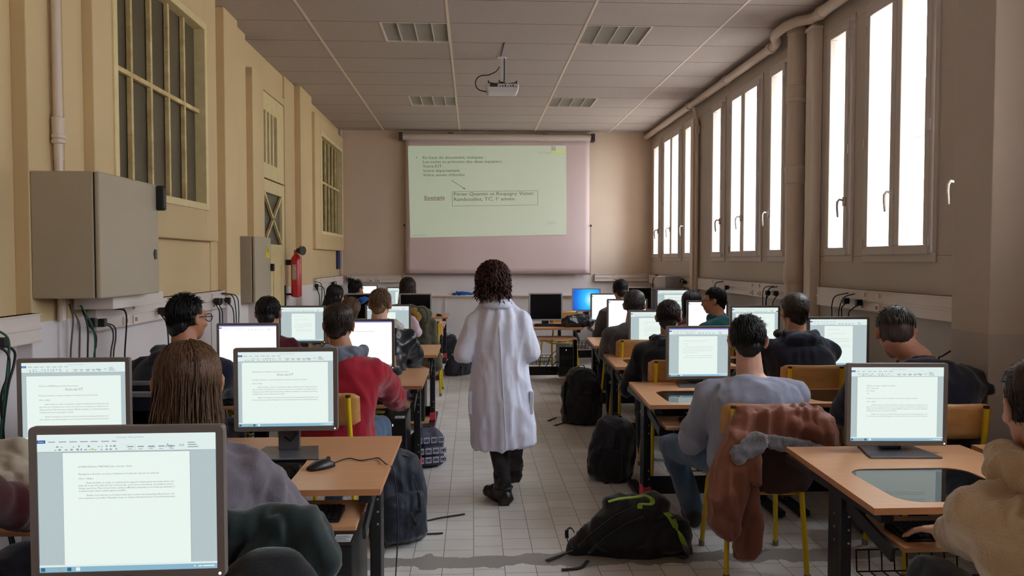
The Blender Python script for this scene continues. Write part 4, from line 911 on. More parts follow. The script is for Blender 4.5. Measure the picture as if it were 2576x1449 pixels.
# ---- keyboards and mice
M_KEY = mat('keyboard_black', (20, 20, 22), 0.45); M_KC = mat('key_caps', (34, 34, 38), 0.5)
def make_keyboard(label):
    t = thing('keyboard', label, 'keyboard', (0, 0, 0), 'black keyboards'); 
    ob(MB().loft([[(-0.22, -0.07, 0), (0.22, -0.07, 0), (0.22, 0.07, 0), (-0.22, 0.07, 0)], [(-0.22, -0.07, 0.008), (0.22, -0.07, 0.008), (0.218, 0.07, 0.022), (-0.218, 0.07, 0.022)]]), 'case', M_KEY, t, bevel=0.004)
    m = MB()
    for r_ in range(6):
        for c_ in range(20):
            if c_ in (14, 18) and r_ < 5: pass
            x = -0.208 + 0.0209 * c_; y = -0.058 + 0.0205 * r_; z = 0.0095 + 0.0021 * (r_ + 0.5)
            m.box((x, y, z), (x + 0.017, y + 0.0165, z + 0.006))
    ob(m, 'keys', M_KC, t); tag(t.children[-1], kind='stuff'); return t
kb = make_keyboard('black keyboard on the tray of the nearest left desk'); ZT = DH - 0.1195
kb.location = (-0.70, 2.83, ZT)
for x, y, z, a, l in ((1.66, 2.54, ZT, 0.0, 'black keyboard under the hand of the fleece-coated typist'), (-0.72, 5.11, ZT, 0, 'black keyboard in front of the red jacket'), (1.42, 4.37, ZT, 0, 'black keyboard before the grey sweatshirt'),
                   (-1.6, 5.11, ZT, 0, 'black keyboard before the navy jacket with glasses'), (0.98, 9.55, DH, 0, 'black keyboard on the lone desk under the silver monitor'), (2.3, 4.37, ZT, 0, 'black keyboard before the broad navy coat'),
                   (-0.75, 9.85, DH, 0, 'black keyboard on the far left aisle desk'), (-1.6, 2.83, ZT, 0, 'black keyboard on the tray of the nearest left wall desk')):
    dup(kb, (x, y, z), a, l)
def make_mouse(label):
    t = thing('mouse', label, 'computer mouse', (0, 0, 0), 'black computer mice')
    m = MB(); rings = []
    for k in range(9):
        u = k / 8; y = -0.055 + 0.11 * u; w = 0.031 * math.sin(PI * (0.12 + 0.80 * u)) ** 0.5; h = 0.036 * math.sin(PI * (0.08 + 0.82 * u)) ** 0.7
        rings.append([(w * math.cos(a), y, h * max(0, math.sin(a)) + 0.001) for a in [PI * 2 * j / 16 for j in range(16)]])
    m.loft(rings); ob(m, 'body', mat('mouse_black', (22, 22, 24), 0.35), t, smooth=True)
    ob(MB().tube([(-0.003, 0.032, 0.033), (0.003, 0.032, 0.033)], 0.009, 10), 'wheel', M_KC, t)
    return t
ms = make_mouse('black mouse lying on the nearest left desk beside its cable'); ms.location = tuple(at(808, 1178, Z=DH)); ms.rotation_euler = (0, 0, -0.85)
c = MB(); pts = [(842, 1164), (860, 1157), (880, 1153), (905, 1158), (930, 1155), (950, 1152), (960, 1158), (969, 1166)]
pp = [at(x, y, Z=DH + 0.006) for x, y in pts]; c.tube(spline(pp + [Vector((-0.322, 3.12, 0.64)), Vector((-0.30, 3.05, 0.45)), Vector((-0.305, 2.95, 0.2)), Vector((-0.30, 2.8, 0.01)), Vector((-0.27, 2.62, 0.008))]), 0.0025, 6)
tag(ob(c, 'mouse_cable', M_RUB, smooth=True), 'thin black mouse cable running over the nearest left desk to the floor', 'cable')
a = dup(ms, tuple(at(1105, 799, Z=DH)), 0.9, 'small mouse beside the far left switched-off monitor')
b_ = dup(ms, tuple(at(1094, 814, Z=DH)), 1.2, 'small mouse at the near edge of the far left aisle desk'); b_.location = (-0.5, 9.7, DH); a.location = (-0.5, 11.35, DH)

# ================================================================== PEOPLE
M_SKIN = mat('skin', (206, 150, 122), 0.5, col2=(190, 132, 106), nscale=12, bump=0.05)
M_SKIN2 = mat('skin_tan', (186, 130, 98), 0.5, col2=(170, 112, 84), nscale=12)
M_SKIN3 = mat('skin_pale', (224, 176, 152), 0.5, col2=(210, 154, 132), nscale=12)
def hairmat(name, a, b):
    return mat(name, a, 0.42, col2=b, nscale=16, stretch=(9, 9, 0.8), bump=0.6, contrast=0.45, spec=0.35, bdist=0.004)
H_BLK = hairmat('black_hair', (16, 14, 14), (34, 30, 30)); H_DBR = hairmat('dark_brown_hair', (30, 22, 18), (62, 46, 38)); H_BRN = hairmat('brown_hair', (56, 38, 30), (132, 94, 66))
H_LBR = hairmat('light_brown_hair', (92, 66, 48), (140, 104, 76)); H_AUB = hairmat('auburn_hair', (34, 14, 14), (84, 40, 34)); H_FAD = hairmat('faded_sides', (58, 46, 42), (84, 68, 60)); H_GRY = hairmat('ash_brown_hair', (44, 40, 38), (82, 74, 68))
def cloth(name, a, b=None, bump=0.35, sc=160, rough=0.9, sheen=0.3, contrast=0.5, ns=5, **k):
    return mat(name, a, rough, col2=b or tuple(int(v * 0.86) for v in a), nscale=ns, bump=bump, bscale=sc, sheen=sheen, contrast=contrast, bdist=0.003, spec=0.25, **k)
C_GREYKNIT = cloth('grey_knit', (128, 118, 128), (106, 98, 108), 0.8, 220); C_NAVY = cloth('navy_cloth', (28, 32, 52), (22, 24, 40)); C_RED = cloth('red_jacket_cloth', (166, 22, 44), (140, 16, 36), 0.25)
C_GREYHOOD = cloth('slate_hood', (112, 118, 132), (92, 98, 112)); C_MAROON = cloth('maroon_knit', (92, 18, 38), (76, 14, 30)); C_LEATH = mat('black_leather', (22, 23, 28), 0.33, col2=(34, 36, 42), nscale=9, bump=0.3, bscale=60, spec=0.6, bdist=0.003)
C_FLEECE = cloth('cream_fleece', (214, 206, 198), (190, 182, 176), 1.0, 120); C_BLACK = cloth('black_cloth', (22, 22, 26), (30, 30, 34)); C_GREYSW = cloth('heather_grey_sweatshirt', (160, 164, 184), (142, 146, 166), 0.5, 260)
C_DKGREY = cloth('charcoal_cloth', (38, 37, 42), (30, 29, 33)); C_MIDGREY = cloth('mid_grey_cloth', (88, 84, 88), (72, 70, 74)); C_TEAL = cloth('teal_cloth', (6, 104, 116), (4, 84, 98)); C_PURP = cloth('plum_cloth', (74, 28, 58), (60, 22, 48))
C_TEDDY = mat('cream_teddy_fleece', (214, 182, 142), 0.95, col2=(178, 144, 104), nscale=7, bump=1.0, bscale=140, sheen=0.8, contrast=0.6, bdist=0.006); C_JEAN = cloth('blue_denim', (88, 112, 140), (62, 84, 112), 0.6, 300); C_DJEAN = cloth('dark_denim', (34, 40, 58), (26, 30, 44))
C_COAT = mat('lab_coat_cotton', (232, 234, 252), 0.8, col2=(224, 226, 246), nscale=4, bump=0.15, bscale=300, sheen=0.1, bdist=0.002); C_TIGHT = mat('black_tights', (22, 14, 20), 0.6); C_BOOT = mat('black_boot_leather', (20, 18, 18), 0.36, bump=0.4, nscale=24, spec=0.6)
C_WHITE = cloth('off_white_cloth', (222, 214, 212)); C_MAUVE = cloth('mauve_cloth', (92, 66, 76), (76, 54, 62)); C_PINKF = cloth('pale_pink_fleece', (222, 196, 206), (204, 178, 190), 1.0, 130)
C_SHOE = mat('dark_shoe', (40, 34, 38), 0.5); C_SOLE = mat('pale_sole', (150, 146, 142), 0.6)
M_EYE = mat('eye_white', (226, 222, 216), 0.2); M_GLASSF = mat('spectacle_frame', (38, 30, 26), 0.3); M_LENS = mat('spectacle_lens', (200, 206, 206), 0.05, alpha=0.25)

def frame(yaw, pitch=0.0, roll=0.0):
    f = Vector((math.sin(yaw), math.cos(yaw), 0)); r = Vector((math.cos(yaw), -math.sin(yaw), 0)); z = Vector((0, 0, 1))
    hf = f * math.cos(pitch) - z * math.sin(pitch); hu = z * math.cos(pitch) + f * math.sin(pitch)
    if roll: r, hu = r * math.cos(roll) - hu * math.sin(roll), hu * math.cos(roll) + r * math.sin(roll)
    return Matrix(((r.x, hf.x, hu.x), (r.y, hf.y, hu.y), (r.z, hf.z, hu.z)))
def head_mb(m, C, M, s, neck):
    L = lambda x, y, z: C + M @ Vector((x * s, y * s, z * s))
    E = lambda c, r: m.ell(L(*c), [v * s for v in r], M)
    E((0, -.016, .026), (.073, .092, .084)); E((0, .022, -.02), (.062, .068, .082)); E((0, .044, -.062), (.046, .045, .045)); E((0, .062, -.094), (.022, .02, .018))
    E((0, .075, .028), (.052, .02, .018)); E((-.034, .07, -.028), (.022, .02, .02)); E((.034, .07, -.028), (.022, .02, .02))
    m.cap(L(0, .088, .014), L(0, .108, -.024), .008 * s, .012 * s, 8); E((-.012, .098, -.03), (.009, .01, .008)); E((.012, .098, -.03), (.009, .01, .008))
    E((0, .088, -.056), (.022, .011, .006)); E((0, .086, -.066), (.019, .011, .007))
    for k in (-1, 1):
        m.ell(L(k * .082, -.010, -.008), [v * s for v in (.0095, .019, .031)], M @ Matrix.Rotation(k * .35, 3, 'Z')); m.tube([L(k * .080, .004, -.034), L(k * .088, -.010, -.030), L(k * .095, -.027, -.006), L(k * .095, -.026, .016), L(k * .087, -.008, .026), L(k * .080, .008, .014)], .0055 * s, 6)
    m.cap(L(0, -.03, -.045), neck, .057 * s, .066 * s, 14)
def hand_mb(m, W, d, side, pal, curl=0.5, k=1.0, spread=1.0):
    """W wrist, d pointing direction, side = towards the thumb, pal = palm normal (down)"""
    d = Vector(d).normalized(); side = Vector(side); side = (side - d * side.dot(d)).normalized(); n = Vector(pal); n = (n - d * n.dot(d) - side * n.dot(side)).normalized()
    for i, (o, L0, Lf) in enumerate(((.027, .086, .072), (.009, .090, .080), (-.009, .087, .075), (-.026, .080, .058))):
        kn = W + d * L0 * k + side * o * k * 1.05; m.cap(W + side * o * .7 * k, kn, .0135 * k, .0115 * k, 8)
        a = curl * .55; p = kn; L1 = Lf * .46 * k; q_ = p + (d * math.cos(a) + n * math.sin(a) + side * o * 2.2 * spread).normalized() * L1; m.cap(p, q_, .0098 * k, .0088 * k, 8)
        a = curl * 1.25; p2 = q_ + (d * math.cos(a) + n * math.sin(a)).normalized() * Lf * .32 * k; m.cap(q_, p2, .0088 * k, .008 * k, 8)
        a = curl * 1.7; m.cap(p2, p2 + (d * math.cos(a) + n * math.sin(a)).normalized() * Lf * .24 * k, .008 * k, .007 * k, 8)
    m.ell(W + d * .045 * k, (.038 * k, .045 * k, .016 * k), Matrix((side, d, n)).transposed())
    t0 = W + d * .02 * k + side * .028 * k; t1 = t0 + (d * .6 + side * .75 + n * .25).normalized() * .042 * k; t2 = t1 + (d * .9 + side * .28 + n * .25).normalized() * .032 * k
    m.cap(t0, t1, .015 * k, .011 * k, 8); m.cap(t1, t2, .0105 * k, .0095 * k, 8); m.cap(t2, t2 + (t2 - t1) * .7, .0095 * k, .0075 * k, 8)
def mb_from(me, mb, mi=0):
    o = len(mb.v); mb.v += [tuple(v.co) for v in me.vertices]; mb.f += [[i + o for i in p.vertices] for p in me.polygons]; mb.m += [mi] * len(me.polygons); bpy.data.meshes.remove(me); return mb
def locks(m, rng, C, M, s, n, cen, rad, length, r0, region, flow='down', lift=0.006, curl=0.0, mi=0, seg=5, spread=0.25):
    Mi = M.transposed(); made = 0; tries = 0
    while made < n and tries < n * 8:
        tries += 1
        d = Vector((rng.gauss(0, 1), rng.gauss(0, 1), rng.gauss(0, 1))).normalized()
        if not region(d): continue
        made += 1; p = Vector((cen[0] + rad[0] * d.x, cen[1] + rad[1] * d.y, cen[2] + rad[2] * d.z)); nrm = Vector((d.x / rad[0], d.y / rad[1], d.z / rad[2])).normalized()
        L = length * rng.uniform(.65, 1.15); pts = []; jit = Vector((rng.gauss(0, spread), rng.gauss(0, spread), rng.gauss(0, spread)))
        ph = rng.uniform(0, 6.28); lo = lift * rng.uniform(.4, 1.4)
        if flow == 'up':
            v = (nrm + Vector((0, .3, .7)) + jit).normalized()
            for k in range(seg + 1): pts.append(p + v * (L * k / seg) + Vector((0, .15, -.35)) * L * (k / seg) ** 2)
        else:
            for k in range(seg + 1):
                pts.append(p.copy()); q = Vector(((p.x - cen[0]) / rad[0], (p.y - cen[1]) / rad[1], (p.z - cen[2]) / rad[2])); nn = Vector((q.x / rad[0], q.y / rad[1], q.z / rad[2])).normalized()
                dn = Vector((0, -.12, -1)) if flow == 'down' else (Vector((.9, .3, -.5)) if flow == 'side' else Vector((0, .8, -.2)))
                v = dn + jit * .5
                if (q.length < 1.25): v = v - nn * min(0, v.dot(nn))
                v = v - nn * v.dot(nn) * (0.9 if q.length < 1.12 and p.z > cen[2] - rad[2] * .5 else 0.0)
                if v.length < .05: v = Vector((nn.x, nn.y - .3, -.5))
                p = p + v.normalized() * (L / seg)
                q = Vector(((p.x - cen[0]) / rad[0], (p.y - cen[1]) / rad[1], (p.z - cen[2]) / rad[2]))
                if q.length < 1 + lo / rad[0] or (q.z > -.35 and q.length < 1.6): q = q.normalized() * (1 + lo / rad[0]); p = Vector((cen[0] + q.x * rad[0], cen[1] + q.y * rad[1], cen[2] + q.z * rad[2]))
                if curl: p += Vector((math.cos(ph + k * 1.9), math.sin(ph + k * 1.9), 0)) * curl
        W3 = [C + M @ (q * s) for q in pts]
        m.tube(W3, [r0 * s * w for w in [.7] + [1.0] * (seg - 2) + [.75, .12]][:seg + 1], 3, mi, cap=False, flat=.6)
def hair_obj(parent, C, M, s, style, hm, seed=0, vox=.008):
    dense = seed == 2
    rng = random.Random(seed); sh = MB(); lk = MB(); mats = [hm]
    L = lambda x, y, z: C + M @ Vector((x * s, y * s, z * s)); E = lambda c, r: sh.ell(L(*c), [v * s for v in r], M)
    cen, rad = (0, -.026, .034), (.080, .090, .086)
    back = lambda d: (d.y < .35 and d.z > -.35) or d.z > .55 or (d.y < -.35 and d.z > -.75)
    if style in ('short', 'fade', 'crop', 'spiky', 'mop'):
        if style == 'fade':
            E((0, -.030, .052), (.078, .088, .072)); E((0, -.062, -.01), (.060, .045, .058))
        else:
            E(cen, (.081, .090, .086)); E((0, -.062, -.03), (.062, .044, .060)); E((-.066, -.02, .0), (.014, .03, .035)); E((.066, -.02, .0), (.014, .03, .035))
        if style != 'fade': E((0, -.078, -.066), (.038, .022, .026))
        if style == 'mop': E((0, .03, .07), (.072, .06, .045)); E((0, -.03, .06), (.088, .09, .072))
        n, Ln = {'short': (1100, .038), 'crop': (600, .016), 'spiky': (900, .038), 'mop': (1500, .05), 'fade': (900, .04)}[style]
        locks(lk, rng, C, M, s, n, cen, (.081, .091, .087), Ln, .0028, back if style != 'fade' else (lambda d: d.z > .2), 'down' if style != 'spiky' else 'down', .004, seg=4)
        if style in ('spiky', 'mop', 'short', 'fade'):
            locks(lk, rng, C, M, s, 420 if style == 'spiky' else 320, cen, (.078, .088, .086), .034 if style == 'spiky' else .026, .0026, lambda d: d.z > (.45 if style == 'spiky' else .3), 'up', seg=3, spread=.35)
    elif style == 'long':
        E(cen, (.085, .091, .088)); E((0, -.050, -.03), (.083, .062, .085)); E((0, -.066, -.11), (.066, .046, .07))
        locks(lk, rng, C, M, s, (6500 if dense else 1500), cen, (.086, .092, .090), .25, (.0015 if dense else .0030), back, 'down', .004, seg=8, spread=.13)
        locks(lk, rng, C, M, s, 160, cen, (.083, .094, .090), .24, .0013, back, 'down', .006, seg=8, spread=.25)
    elif style == 'bob':
        E(cen, (.088, .096, .090)); E((0, -.05, -.035), (.088, .064, .080))
        locks(lk, rng, C, M, s, 1000, cen, (.090, .098, .092), .20, .0038, back, 'down', .006, seg=7, spread=.16)
    elif style == 'curly':
        E(cen, (.094, .098, .094)); E((0, -.05, -.04), (.096, .070, .085)); E((-.085, .0, -.06), (.03, .05, .06)); E((.085, .0, -.06), (.03, .05, .06))
        for i in range(90):
            d = Vector((rng.gauss(0, 1), rng.gauss(0, 1), rng.gauss(0, .9))).normalized()
            if d.y > .45 and d.z < .4: continue
            c = (d.x * .096, -.03 + d.y * .096, .0 + d.z * .105 - .012); E(c, (rng.uniform(.014, .024),) * 3)
        locks(lk, rng, C, M, s, 420, (0, -.03, .0), (.098, .1, .11), .10, .0055, lambda d: d.y < .4 and d.z > -.8, 'down', .008, curl=.010, seg=9, spread=.4)
    elif style == 'bun':
        E(cen, (.084, .094, .088)); E((0, -.062, -.03), (.066, .044, .06)); E((-.045, -.085, .11), (.036, .034, .034)); E((-.03, -.07, .085), (.04, .04, .03))
        locks(lk, rng, C, M, s, 380, cen, (.085, .095, .089), .06, .0045, back, 'down', .004, seg=4)
        locks(lk, rng, C, M, s, 60, (-.045, -.085, .11), (.034, .034, .034), .05, .004, lambda d: True, 'up', seg=4, spread=.8)
        locks(lk, rng, C, M, s, 40, cen, (.08, .09, .088), .05, .004, lambda d: d.z > .7, 'up', seg=3, spread=.6)
    me = soft(sh, vox * s, 3, folds(.0022, 40, (1, 1, .22), seed), 'hair'); h = MB(); mb_from(me, h); o = len(h.v); h.v += lk.v; h.f += [[i + o for i in f] for f in lk.f]; h.m += lk.m
    off = rootloc(parent); me = h.mesh('hair', off); return finish(me, 'hair', mats, parent, smooth=True)
def glasses(parent, C, M, s, round_=True):
    L = lambda x, y, z: C + M @ Vector((x * s, y * s, z * s)); m = MB()
    for k in (-1, 1):
        m.tube([L(k * .034 + .026 * math.cos(a), .104 - .004 * abs(math.cos(a)), .006 + .021 * math.sin(a)) for a in [2 * PI * i / 16 for i in range(17)]], .0022 * s, 5, cap=False)
        m.tube([L(k * .060, .102, .012), L(k * .080, .09, .013), L(k * .086, .0, .012), L(k * .084, -.02, -.006)], .0026 * s, 5)
    m.tube([L(-.008, .106, .012), L(.008, .106, .012)], .002 * s, 5); o = ob(m, 'glasses', M_GLASSF, parent, smooth=True)
    l = MB()
    for k in (-1, 1): l.add([L(k * .034 + .025 * math.cos(a), .103, .006 + .020 * math.sin(a)) for a in [2 * PI * i / 14 for i in range(14)]], [list(range(14))])
    ob(l, 'lens', M_LENS, o)
def ik(S, H, L1, L2, pole):
    d = H - S; D = d.length; mx = (L1 + L2) * .995
    if D > mx: k = D / mx; L1 *= k; L2 *= k
    u = d.normalized(); a = (L1 * L1 - L2 * L2 + D * D) / (2 * D); h = math.sqrt(max(0, L1 * L1 - a * a)); p = Vector(pole); p = (p - u * p.dot(u)).normalized()
    return S + u * a + p * h
RINGS = [(-.12, .150, .105), (0, .175, .125), (.18, .168, .122), (.38, .160, .112), (.58, .175, .120), (.74, .190, .124), (.86, .178, .110), (.93, .140, .094), (.98, .098, .080), (1.04, .07, .068)]
def person(label, top, Y, yaw=0.0, hyaw=0.0, pitch=0.15, roll=0.0, lean=0.14, hunch=0.07, nb=0.045, nz=0.168, sw=0.175, wide=1.0, skin=None, hair='short', hm=None, topm=None, legm=None, hands=None, poles=None, knees=None,
           specs=False, collar='crew', colm=None, hs=1.07, vox=.011, cvox=.013, puff=.018, seed=1, group=None, feet=True, fold=.009, bootm=None, curl=.6, hem=-.10, px_off=0.0, ankles=None, wrists=(None, None), hdirs=(None, None)):
    skin = skin or M_SKIN; legm = legm or C_DJEAN; hm = hm or H_DBR
    M = frame(yaw + hyaw, pitch, roll); T = at(top[0], top[1], Y=Y); C = T - M @ Vector((0, 0, .122 * hs)); f = Vector((math.sin(yaw), math.cos(yaw), 0)); r = Vector((math.cos(yaw), -math.sin(yaw), 0)); z = Vector((0, 0, 1))
    N = C - f * nb - z * nz * hs + r * px_off; P0 = Vector((N.x, N.y, 0)) - f * lean + z * .50; ctl = (P0 + N) / 2 - f * hunch
    spine = lambda t: P0 * (1 - t) ** 2 + ctl * 2 * t * (1 - t) + N * t * t if t >= 0 else P0 + z * t * .5
    def torso(m, inf, rings=RINGS, n=24, tmin=-9):
        R_ = []
        for t, w, d in rings:
            if t < tmin: continue
            tt = min(t, 1.0); c = spine(tt); tan = (spine(min(1, tt + .05)) - spine(max(-.2, tt - .05))).normalized(); dep = r.cross(tan) * -1
            if dep.dot(f) < 0: dep = -dep
            c = c + tan * max(0, t - 1) * .5
            R_.append([c + r * ((w * wide + inf) * math.copysign(abs(math.cos(a)) ** .85, math.cos(a))) + dep * ((d + inf) * math.sin(a)) for a in [2 * PI * k / n for k in range(n)]])
        m.loft(R_)
    Sh = [spine(.86) + r * (k * sw * wide) - z * .018 for k in (-1, 1)]
    if hands is None: hands = [None, None]
    Hd = [h if h is not None else P0 + f * .47 + r * (k * .12) + z * .12 for h, k in zip(hands, (-1, 1))]; Hd = [Vector(h) for h in Hd]
    poles = poles or [(-r * .5 - z - f * .25), (r * .5 - z - f * .25)]
    El = []; Wr = []
    for i, k in enumerate((-1, 1)):
        dirh = (Hd[i] - Sh[i]); dirh.z *= .2; dirh.normalize(); W = Vector(wrists[i]) if wrists[i] is not None else Hd[i] - dirh * .09; El.append(ik(Sh[i], W, .285, .25, poles[i])); Wr.append(W)
    hip = [P0 + r * (k * .085) + z * .0 for k in (-1, 1)]
    Kn = knees or [hip[i] + f * .42 + r * (k * .05) + z * .03 for i, k in enumerate((-1, 1))]; Kn = [Vector(k_[0]) if isinstance(k_, tuple) and len(k_) == 2 else Vector(k_) for k_ in Kn]
    An = [Vector((k_.x + f.x * -.04, k_.y + f.y * -.04, .085)) for k_ in Kn]
    if ankles: An = [Vector(a_) if a_ is not None else b_ for a_, b_ in zip(ankles, An)]
    # body: one continuous skin from head to feet
    b = MB(); head_mb(b, C, M, hs, N + z * .03); torso(b, 0)
    for i, k in enumerate((-1, 1)):
        b.cap(Sh[i], El[i], .050, .040); b.cap(El[i], Wr[i], .038, .026); b.cap(spine(.90), Sh[i], .055, .045)
        hand_mb(b, Wr[i], Vector(hdirs[i]) if hdirs[i] is not None else (Wr[i] - El[i]).normalized() * .6 + f * .5, r * -k, -z, curl)
        b.cap(hip[i], Kn[i], .075, .055); b.cap(Kn[i], An[i], .052, .036); b.cap(An[i], An[i] + f * .13 - z * .035, .036, .028)
    body = tag(softob(b, 'person', skin, None, vox, 2), label, 'person', group)
    # eyes
    for k in (-1, 1):
        e = MB().ell(C + M @ Vector((k * .029 * hs, .068 * hs, .004 * hs)), (.0115 * hs,) * 3, M, 0, 10, 8); ob(e, 'eye', M_EYE, body, smooth=True)
    # garment on the upper body
    g = MB(); torso(g, puff, [q for q in RINGS if q[0] >= hem - .03 and q[0] < 1.0] + [(.985, .088, .076)])
    for i, k in enumerate((-1, 1)):
        g.cap(spine(.62) + r * (k * .10), (Sh[i] + El[i]) / 2, .07, .055 + puff * .4); g.cap(Sh[i] - z * .004, El[i], .062 + puff * .5, .052 + puff * .5); g.cap(El[i], Wr[i] + (El[i] - Wr[i]).normalized() * .02, .050 + puff * .5, .036 + puff * .3); g.cap(spine(.86), Sh[i], .07 + puff * .5, .062 + puff * .5); g.cap(N - z * .035 + r * (k * .03), Sh[i], .052 + puff * .3, .056 + puff * .5)
    if collar == 'turtle': g.tube([N - z * .01 - f * .0, N + z * .03 + f * .01, N + z * .075 + f * .02, N + z * .085 + f * .02], [.085, .080, .076, .070], 20)
    if collar == 'high': g.tube([N - z * .01, N + z * .03 + f * .01, N + z * .05 + f * .012], [.092, .084, .078], 20)
    gob = softob(g, 'jacket' if collar in ('hood', 'fleece', 'high') else 'sweater', topm, body, cvox, 9, folds(fold, 9, (1, 1, .7), seed, .0015 if cvox < .012 else 0))
    if collar in ('hood', 'fleece', 'teddyhood'):
        h = MB(); big = {'hood': 1.0, 'fleece': .9, 'teddyhood': 1.7}[collar]
        pt = [(-.075, .075, .0), (-.105, .03, .012), (-.112, -.03, .01), (-.085, -.085, -.005), (0, -.115, -.02), (.085, -.085, -.005), (.112, -.03, .01), (.105, .03, .012), (.075, .075, 0)]
        W3 = [N + r * a * (1.12 + .12 * (big - 1)) + f * b_ * 1.08 + z * (c_ + (.018 if abs(a) > .1 else .032)) for a, b_, c_ in pt]
        RR = [.014, .020, .028, .038, .044, .038, .028, .020, .014] if collar != 'teddyhood' else [.045] * 9
        for k_ in range(8): h.cap(W3[k_], W3[k_ + 1], RR[k_], RR[k_ + 1], 10)
        if collar == 'hood' or collar == 'teddyhood':
            h.ell(N - f * .135 - z * .045 * big, (.145 * big ** .4, .045 * big ** .5, .10 * big ** .5), frame(yaw, -.25)); h.ell(N - f * .125 + z * .008, (.12 * big ** .4, .045 * big, .05 * big), frame(yaw, 0))
        if collar == 'fleece':
            h.ell(N - f * .12 + z * .0, (.17, .06, .05), frame(yaw, .5)); h.ell(N - f * .07 + z * .005 - r * .12, (.08, .07, .04), frame(yaw, .2)); h.ell(N - f * .07 + z * .005 + r * .12, (.08, .07, .04), frame(yaw, .2))
        softob(h, 'hood' if 'hood' in collar else 'collar', colm or topm, body, cvox * .8, 3, folds(fold * .8, 13, (1, 1, 1), seed + 3))
    if collar == 'crew':
        rg = [N + z * .012 + f * .008 + r * (.074 * math.cos(a)) + f * (.062 * math.sin(a)) + z * (.012 * -math.sin(a)) for a in [2 * PI * k / 20 for k in range(21)]]
        ob(MB().tube(rg, .009, 8, cap=False), 'neckband', colm or topm, body, smooth=True)
    t = MB(); t.ell(P0 + z * .0, (.185 * wide, .135, .11), frame(yaw))
    for i in (0, 1): t.cap(hip[i], Kn[i], .092, .072); t.cap(Kn[i], An[i] + z * .02, .070, .055)
    softob(t, 'trousers', legm, body, .016, 3, folds(.006, 12, (1, 1, 1), seed + 5))
    for i in (0, 1):
        a = An[i]; s_ = MB(); s_.cap(a - f * .03 - z * .02, a + z * .03, .046, .044); s_.cap(a - z * .035 - f * .03, a - z * .045 + f * .14, .044, .036); s_.cap(a + z * .0 + f * .02, a - z * .035 + f * .12, .04, .03)
        so = softob(s_, 'shoe', bootm or C_SHOE, body, .011, 2)
    hair_obj(body, C, M, hs, hair, hm, seed)
    if hair == 'fade':
        u = MB(); u.ell(C + M @ (Vector((0, -.024, .01)) * hs), [v * hs for v in (.0765, .088, .082)], M); 
        me = u.mesh('t', (0, 0, 0)); bm = bmesh.new(); bm.from_mesh(me); Mi = M.transposed()
        bmesh.ops.delete(bm, geom=[f_ for f_ in bm.faces if (Mi @ (f_.calc_center_median() - C)).y > .02 * hs or (Mi @ (f_.calc_center_median() - C)).z < -.055 * hs], context='FACES'); bm.to_mesh(me); bm.free()
        for v in me.vertices: v.co -= rootloc(body)
        finish(me, 'clipped_sides', H_FAD, body, smooth=True, solid=.002)
    if specs: glasses(body, C, M, hs)
    SEATED.append((P0, yaw, label)); return body, dict(C=C, N=N, P0=P0, Sh=Sh, El=El, Wr=Wr, f=f, r=r, M=M)

ZH = DH - 0.075; SEATED = []
PEOPLE = 'people seated at the computers'
G_ = dict(group=PEOPLE)
A1, I1 = person('seated person with long brown hair in a grey turtleneck sweater, nearest on the left', (474, 858), 2.42, yaw=-.05, hyaw=-.2, pitch=.12, hair='long', hm=H_BRN, topm=C_GREYKNIT, collar='turtle', sw=.185, wide=1.06, puff=.022, hands=[(-.98, 2.80, .60), (-.60, 2.79, .60)],
                poles=[(-1, 0, -.8), (1.0, -.3, -1.2)], vox=.0075, cvox=.011, seed=2, lean=.10, fold=.011, **G_)
person('seated person in a navy jacket with black spiky hair and glasses', (475, 742), 4.25, yaw=.1, hyaw=.45, pitch=.05, hair='spiky', hm=H_BLK, skin=M_SKIN2, topm=C_NAVY, collar='hood', colm=C_NAVY, specs=True, sw=.19, wide=1.12, puff=.03, hands=[(-1.72, 4.92, .61), (-1.42, 4.92, .61)], poles=[(-1.1, 0, -.9), (1.1, 0, -.9)], seed=4, hs=1.05, nz=.185, **G_)
person('seated person in a red jacket with a grey hood', (856, 768), 4.35, yaw=.18, hyaw=-.1, pitch=.22, hair='mop', hm=H_DBR, skin=M_SKIN2, topm=C_RED, collar='hood', colm=C_GREYHOOD, sw=.185, wide=1.1, puff=.032, hands=[(-.88, 4.92, .61), (-.46, 4.90, .60)], poles=[(-1, 0, -1), (1.1, -.1, -1.0)], seed=6, hs=.95, vox=.0085, legm=C_JEAN, bootm=C_WHITE, lean=.16, fold=.014, px_off=.03, **G_)
person('seated person in a maroon sweater with short black hair', (678, 746), 5.95, yaw=.05, pitch=.15, hair='crop', hm=H_BLK, topm=C_MAROON, collar='high', sw=.185, wide=1.08, puff=.028, seed=8, hs=1.08, hands=[(-1.7, 6.6, .61), (-1.4, 6.6, .61)], **G_)
person('seated person in a black leather jacket with a cream fleece collar', (960, 730), 6.05, yaw=.12, pitch=.32, hair='short', hm=H_LBR, skin=M_SKIN3, topm=C_LEATH, collar='fleece', colm=C_FLEECE, sw=.19, wide=1.15, puff=.035, seed=9, hs=1.0, hands=[(-.85, 6.6, .61), (-.5, 6.58, .61)], poles=[(-1, 0, -1), (1.2, 0, -1)], fold=.016, lean=.2, **G_)
person('seated person with a long dark ponytail beside the far left wall', (850, 717), 9.1, yaw=.2, hyaw=.5, pitch=.2, hair='long', hm=H_BLK, topm=C_DKGREY, collar='high', specs=True, seed=10, hs=1.05, vox=.014, cvox=.016, **G_)
person('seated person leaning in a mauve top beyond the red jacket', (893, 756), 8.2, yaw=.2, hyaw=.3, pitch=.6, hair='bob', hm=H_BRN, topm=C_MAUVE, collar='crew', seed=11, hs=1.0, vox=.014, cvox=.016, **G_)
